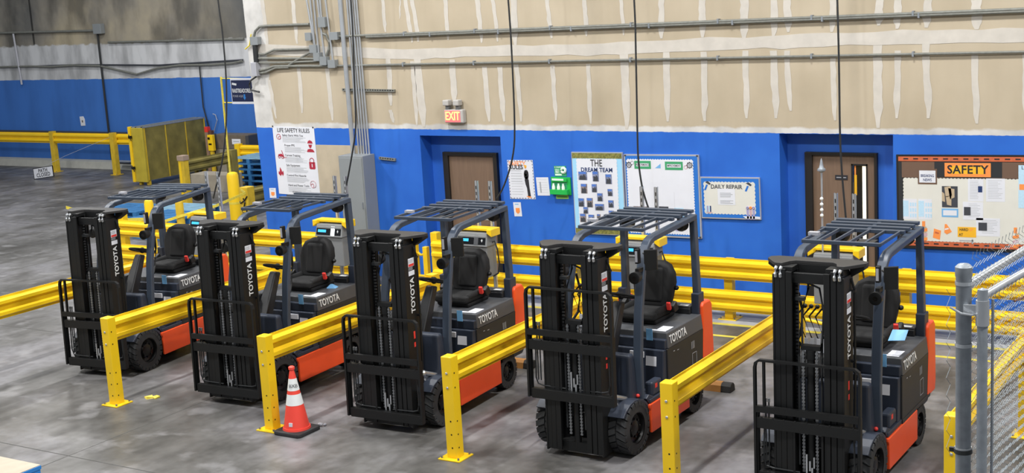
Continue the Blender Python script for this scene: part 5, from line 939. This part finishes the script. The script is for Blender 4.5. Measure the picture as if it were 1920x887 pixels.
for k in (7, 8):
    u, v = w[k]; B.poly('hammer_handle', 'board_blue', [(u-.01, v-.04), (u+.02, v-.03), (u-.02, v+.10), (u-.05, v+.09)], .032, .034); B.poly('hammer_head', 'print_dark', [(u-.03, v-.10), (u+.02, v-.12), (u+.07, v-.06), (u+.05, v-.03), (u, v-.07)], .032, .034)
a0, a1 = w[9], w[10]
for i, m_ in enumerate(('pale_blue_print', 'purple_print', 'pale_blue_print', 'text_navy')): B.r('book_drawing', m_, a0[0]+i*.024, a0[1], a0[0]+.02+i*.024, a1[1]-.03, .032, .034)
B.poly('open_book_drawing', 'pink_print', [(a0[0], a1[1]-.02), (a0[0]+.06, a1[1]), (a1[0]+.02, a1[1]-.02), (a1[0]-.02, a1[1]-.035), (a0[0]+.06, a1[1]-.03)], .032, .0345)
a0, a1 = w[11], w[12]
for i, m_ in enumerate(('purple_print', 'pink_print', 'purple_print')):
    u = a0[0]+.025+i*.05; B.ring('people_drawing', 'orange_print' if i == 1 else m_, u, a0[1]+.03, .012, .01, .034); B.poly('people_drawing', m_, [(u-.02, a0[1]+.07), (u+.02, a0[1]+.07), (u+.015, a1[1]+.05), (u-.015, a1[1]+.05)], .032, .034)
# safety board, continues out of frame
q = D['safetyb']; s = 1.0; B = Board('safety_board', q, 'wide notice board headed SAFETY with black frame and orange brick borders', 'notice board'); w = D['sb']; E_ = 1.35
B.r('frame', 'frame_black', 0, 0, E_, 1.02, .001, .03); B.r('top_border', 'brick_border', .018, .019, E_-.02, .068, .03, .034); B.r('bottom_border', 'brick_border', .018, .935, E_-.02, .99, .03, .034)
B.r('brown_band', 'brown_paper', .045, .075, E_-.02, .245, .03, .032); B.r('black_band', 'black_paper', w[4][0], .073, w[5][0], .24, .032, .033); B.r('black_side', 'black_paper', .018, .075, .05, .935, .03, .031)
B.scallop('white_paper_field', 'board_cream', .06, .255, E_-.04, .93, .032, .034, 44, .010)
B.r('orange_heading', 'orange_print', w[6][0], w[6][1], w[7][0], w[7][1], .034, .037); B.r('heading_centre', 'yellow_sign', w[6][0]+.05, w[6][1]+.03, w[7][0]-.05, w[7][1]-.03, .037, .0375); B.t('heading_lettering', 'SAFETY', (w[6][0]+w[7][0])/2, (w[6][1]+w[7][1])/2, .15, 'text_black', .038, bold=.022, sx=.98, space=1.06)
a0, a1 = w[8], w[9]; B.r('news_border', 'brown_paper', a0[0], a0[1], a1[0], a1[1], .034, .036); B.r('news_card', 'white_paper', a0[0]+.012, a0[1]+.018, a1[0]-.012, a1[1]-.018, .036, .037); B.t('news_lettering', 'BREAKING', (a0[0]+a1[0])/2, a0[1]+.075, .05, 'text_navy', .0375, bold=.015, sx=.72); B.t('news_lettering', 'NEWS', (a0[0]+a1[0])/2, a0[1]+.12, .05, 'text_navy', .0375, bold=.015, sx=.8)
a0, a1 = w[10], w[11]; B.r('photo_print', 'print_dark', a0[0], a0[1], a1[0], a1[1], .034, .036); u0 = a0[0]; v0 = a0[1]
for p_ in ([(.02, .01), (.07, .0), (.08, .10), (.03, .12)], [(.05, .02), (.10, .03), (.10, .12), (.065, .14)], [(.03, .11), (.075, .10), (.075, .21), (.04, .20)], [(.0, .06), (.02, .08), (.025, .17), (.0, .16)]): B.poly('photo_boxes', mat('kraft', '#b9a68a', .7), [(u0+a_, v0+c_) for a_, c_ in p_], .036, .037)
a0, a1 = w[12], w[13]; B.r('blue_card', 'label_blue', a0[0], a0[1], a1[0], a1[1], .034, .036); B.r('card_centre', 'white_paper', a0[0]+.012, a0[1]+.018, a1[0]-.012, a1[1]-.018, .036, .037)
for k in (14, 16, 18, 20): B.r('pinned_sheet', 'white_paper', w[k][0], w[k][1], w[k+1][0], w[k+1][1], .034, .0355); B.lines('sheet_text', 'text_grey', w[k][0]+(.045 if k in (18, 20) else .015), w[k+1][0]-.015, [w[k][1]+.02+.017*i for i in range(int((w[k+1][1]-w[k][1]-.03)/.017))], .0355, h=.003, var=.35)
for k, m_ in ((40, 'text_navy'), (42, 'print_dark'), (44, 'print_dark')): B.r('sheet_picture', m_, w[k][0], w[k][1], w[k+1][0], w[k+1][1], .036, .037)
for k in (22, 24):
    a0, a1 = w[k], w[k+1]; B.r('pale_sheet', 'white_paper', a0[0], a0[1], a1[0]+.0, a1[1], .034, .035); B.r('blue_column', 'pale_blue_print', a0[0], a0[1]+.02, a0[0]+.045, a1[1]-.03, .035, .036); b = MB()
    for i in range(3):
        for j in range(3): qb(b, B.P, a0[0]+.055+.02*i, a0[1]+.04+.06*j, a0[0]+.068+.02*i, a0[1]+.08+.06*j, .035, .036)
    b.build('icon_grid', 'pale_blue_print', B.o)
a0, a1 = w[26], w[27]; B.r('hard_hat_sign', 'yellow_sign', a0[0], a0[1], a1[0], a1[1]-.01, .034, .036); B.t('sign_lettering', 'HARD', a0[0]+.015, a0[1]+.03, .05, 'text_black', .0365, bold=.02, sx=.8, align='LEFT'); B.t('sign_lettering', 'AT', a0[0]+.01, a0[1]+.085, .05, 'text_black', .0365, bold=.02, sx=.8, align='LEFT'); B.t('sign_lettering', 'OP', a0[0]+.09, a0[1]+.03, .05, 'orange_print', .0365, bold=.02, sx=.7, align='LEFT')
for k, n in ((28, 'barricade'), (46, 'barricade')):
    a0, a1 = w[k], w[k+1]; c_ = (a0[0]+a1[0])/2
    B.r(n+'_light', 'orange_print', c_-.015, a0[1], c_+.01, a0[1]+.06, .034, .036)
    for i in range(3): B.poly(n+'_board', 'orange_print' if i % 2 == 0 else 'pink_print', [(a0[0], a0[1]+.09+.05*i), (a1[0], a0[1]+.075+.05*i), (a1[0], a0[1]+.11+.05*i), (a0[0], a0[1]+.12+.05*i)], .034, .036)
    B.r(n+'_leg', 'kraft', c_, a0[1]+.06, c_+.02, a1[1]-.02, .034, .0355)
a0, a1 = w[30], w[31]; B.poly('brick_drawing', 'orange_print', [(a0[0]+.01, a0[1]), (a1[0], a0[1]+.02), (a1[0]-.01, a1[1]), (a0[0], a1[1]-.02)], .034, .036); B.poly('brick_shade', 'brick_border', [(a0[0]+.02, a0[1]+.03), (a1[0]-.015, a0[1]+.045), (a1[0]-.02, a1[1]-.06), (a0[0]+.015, a1[1]-.07)], .036, .0365)
a0, a1 = w[32], w[33]; B.poly('cone_drawing', 'orange_print', [(a0[0]+.005, a0[1]), (a0[0]+.02, a0[1]), (a1[0]-.01, a1[1]-.05), (a1[0], a1[1]-.03), (a0[0]+.02, a1[1]), (a0[0], a1[1]-.02)], .034, .036); B.poly('cone_band', 'white_paper', [(a0[0]+.006, a0[1]+.05), (a0[0]+.033, a0[1]+.04), (a0[0]+.038, a0[1]+.055), (a0[0]+.004, a0[1]+.066)], .036, .0365)
a0, a1 = w[34], w[35]; B.r('caliper_drawing', 'text_grey', a0[0], a0[1]+.005, a1[0], a0[1]+.015, .034, .036); B.r('caliper_jaw', 'text_grey', a1[0]-.015, a0[1]-.01, a1[0]-.003, a1[1], .034, .036)
B.r('tall_pinned_sheet', 'pale_blue_print', .963, .103, 1.2, .55, .034, .036); B.r('sheet_picture', 'orange_print', .97, .30, 1.05, .36, .036, .037); B.t('sheet_lettering', 'LIFE SAFETY', .985, .13, .06, 'text_black', .037, align='LEFT')
b = MB()
for i in range(16): qb(b, B.P, .06+i*.08, .035, .10+i*.08, .05, .034, .0345)
for i in range(16): qb(b, B.P, .06+i*.08, .955, .10+i*.08, .97, .034, .0345)
b.build('border_print', 'text_black', B.o)
# ------------------------------------------------------------------ things on the far wall
FYW = 27.2
def fp(l, d=.06): return [(x, FYW-d, z) for x, z in l]
def far_tube(l, r_, m, name, lab, cat, d=.06, grp=None): return tag(MB().tube(fp(l, d), r_, 8).build(name, m, smooth=True), lab, cat, grp)
far_tube(D['fp1'], .035, 'conduit_dusty', 'wall_conduit', 'rusty horizontal conduit high on the far concrete wall', 'conduit')
far_tube([D['fp1b'][0], (D['fp1b'][1][0], .25)], .03, 'cable_black', 'wall_conduit', 'dark conduit dropping down the far blue wall', 'conduit', .07)
far_tube(D['fp2'], .03, 'conduit_dusty', 'wall_conduit', 'horizontal conduit under the dark concrete, near the wall corner', 'conduit')
far_tube(D['fdrop'], .03, 'board_silver', 'wall_conduit', 'white dropper pipe over the far white band', 'conduit', .08)
far_tube(D['fdrop2'], .018, 'cable_black', 'wall_cable', 'dark cable dropping from the wire bundle to the crate', 'cable')
far_tube(D['fcab'], .03, 'conduit_dusty', 'wire_bundle', 'sagging grey wire bundle across the far white band', 'cable', .07)
far_tube(D['fcab2'], .022, 'print_dark', 'wire_bundle', 'taut dark wire across the far white band', 'cable', .05)
far_tube(D['fplug'], .012, 'board_silver', 'wall_cable', 'thin pale cord curling on the far blue wall', 'cord')
far_tube([(-60, D['frail'][0][1]), D['frail'][1]], .03, 'print_dark', 'wall_pipe', 'dark pipe along the far blue wall above the guard rail', 'pipe')
r = empty('junction_box', (D['fbox'][0][0], FYW, D['fbox'][1][1]), 'small grey box where the far wall conduit turns down', 'junction box'); MB().box(0, .32, -.16, 0, 0, .28).build('box', 'elec_grey', r, bevel=.01)
x, z = D['fbadge'][0]; r = empty('wall_badge', (x, FYW, z), 'small white badge on the far blue wall', 'badge'); MB().prism([(-.10, .13), (.05, .14), (.10, .06), (.10, -.13), (-.08, -.14)], 'y', -.012, 0).build('plate', 'white_paper', r); MB().prism([(-.02, .03), (.03, .02), (.03, -.04), (-.02, -.04)], 'y', -.016, -.012).build('mark', 'crate_wood', r)
r = empty('floor_grate', (-29.8, 26.75, 0), 'small dark grate lying on the far kerb', 'grate'); MB().box(-.28, .28, -.1, .1, .205, .25).build('body', 'print_dark', r); MB().box(-.24, .24, -.08, .08, .25, .256).build('slats', 'galv_dull', r)
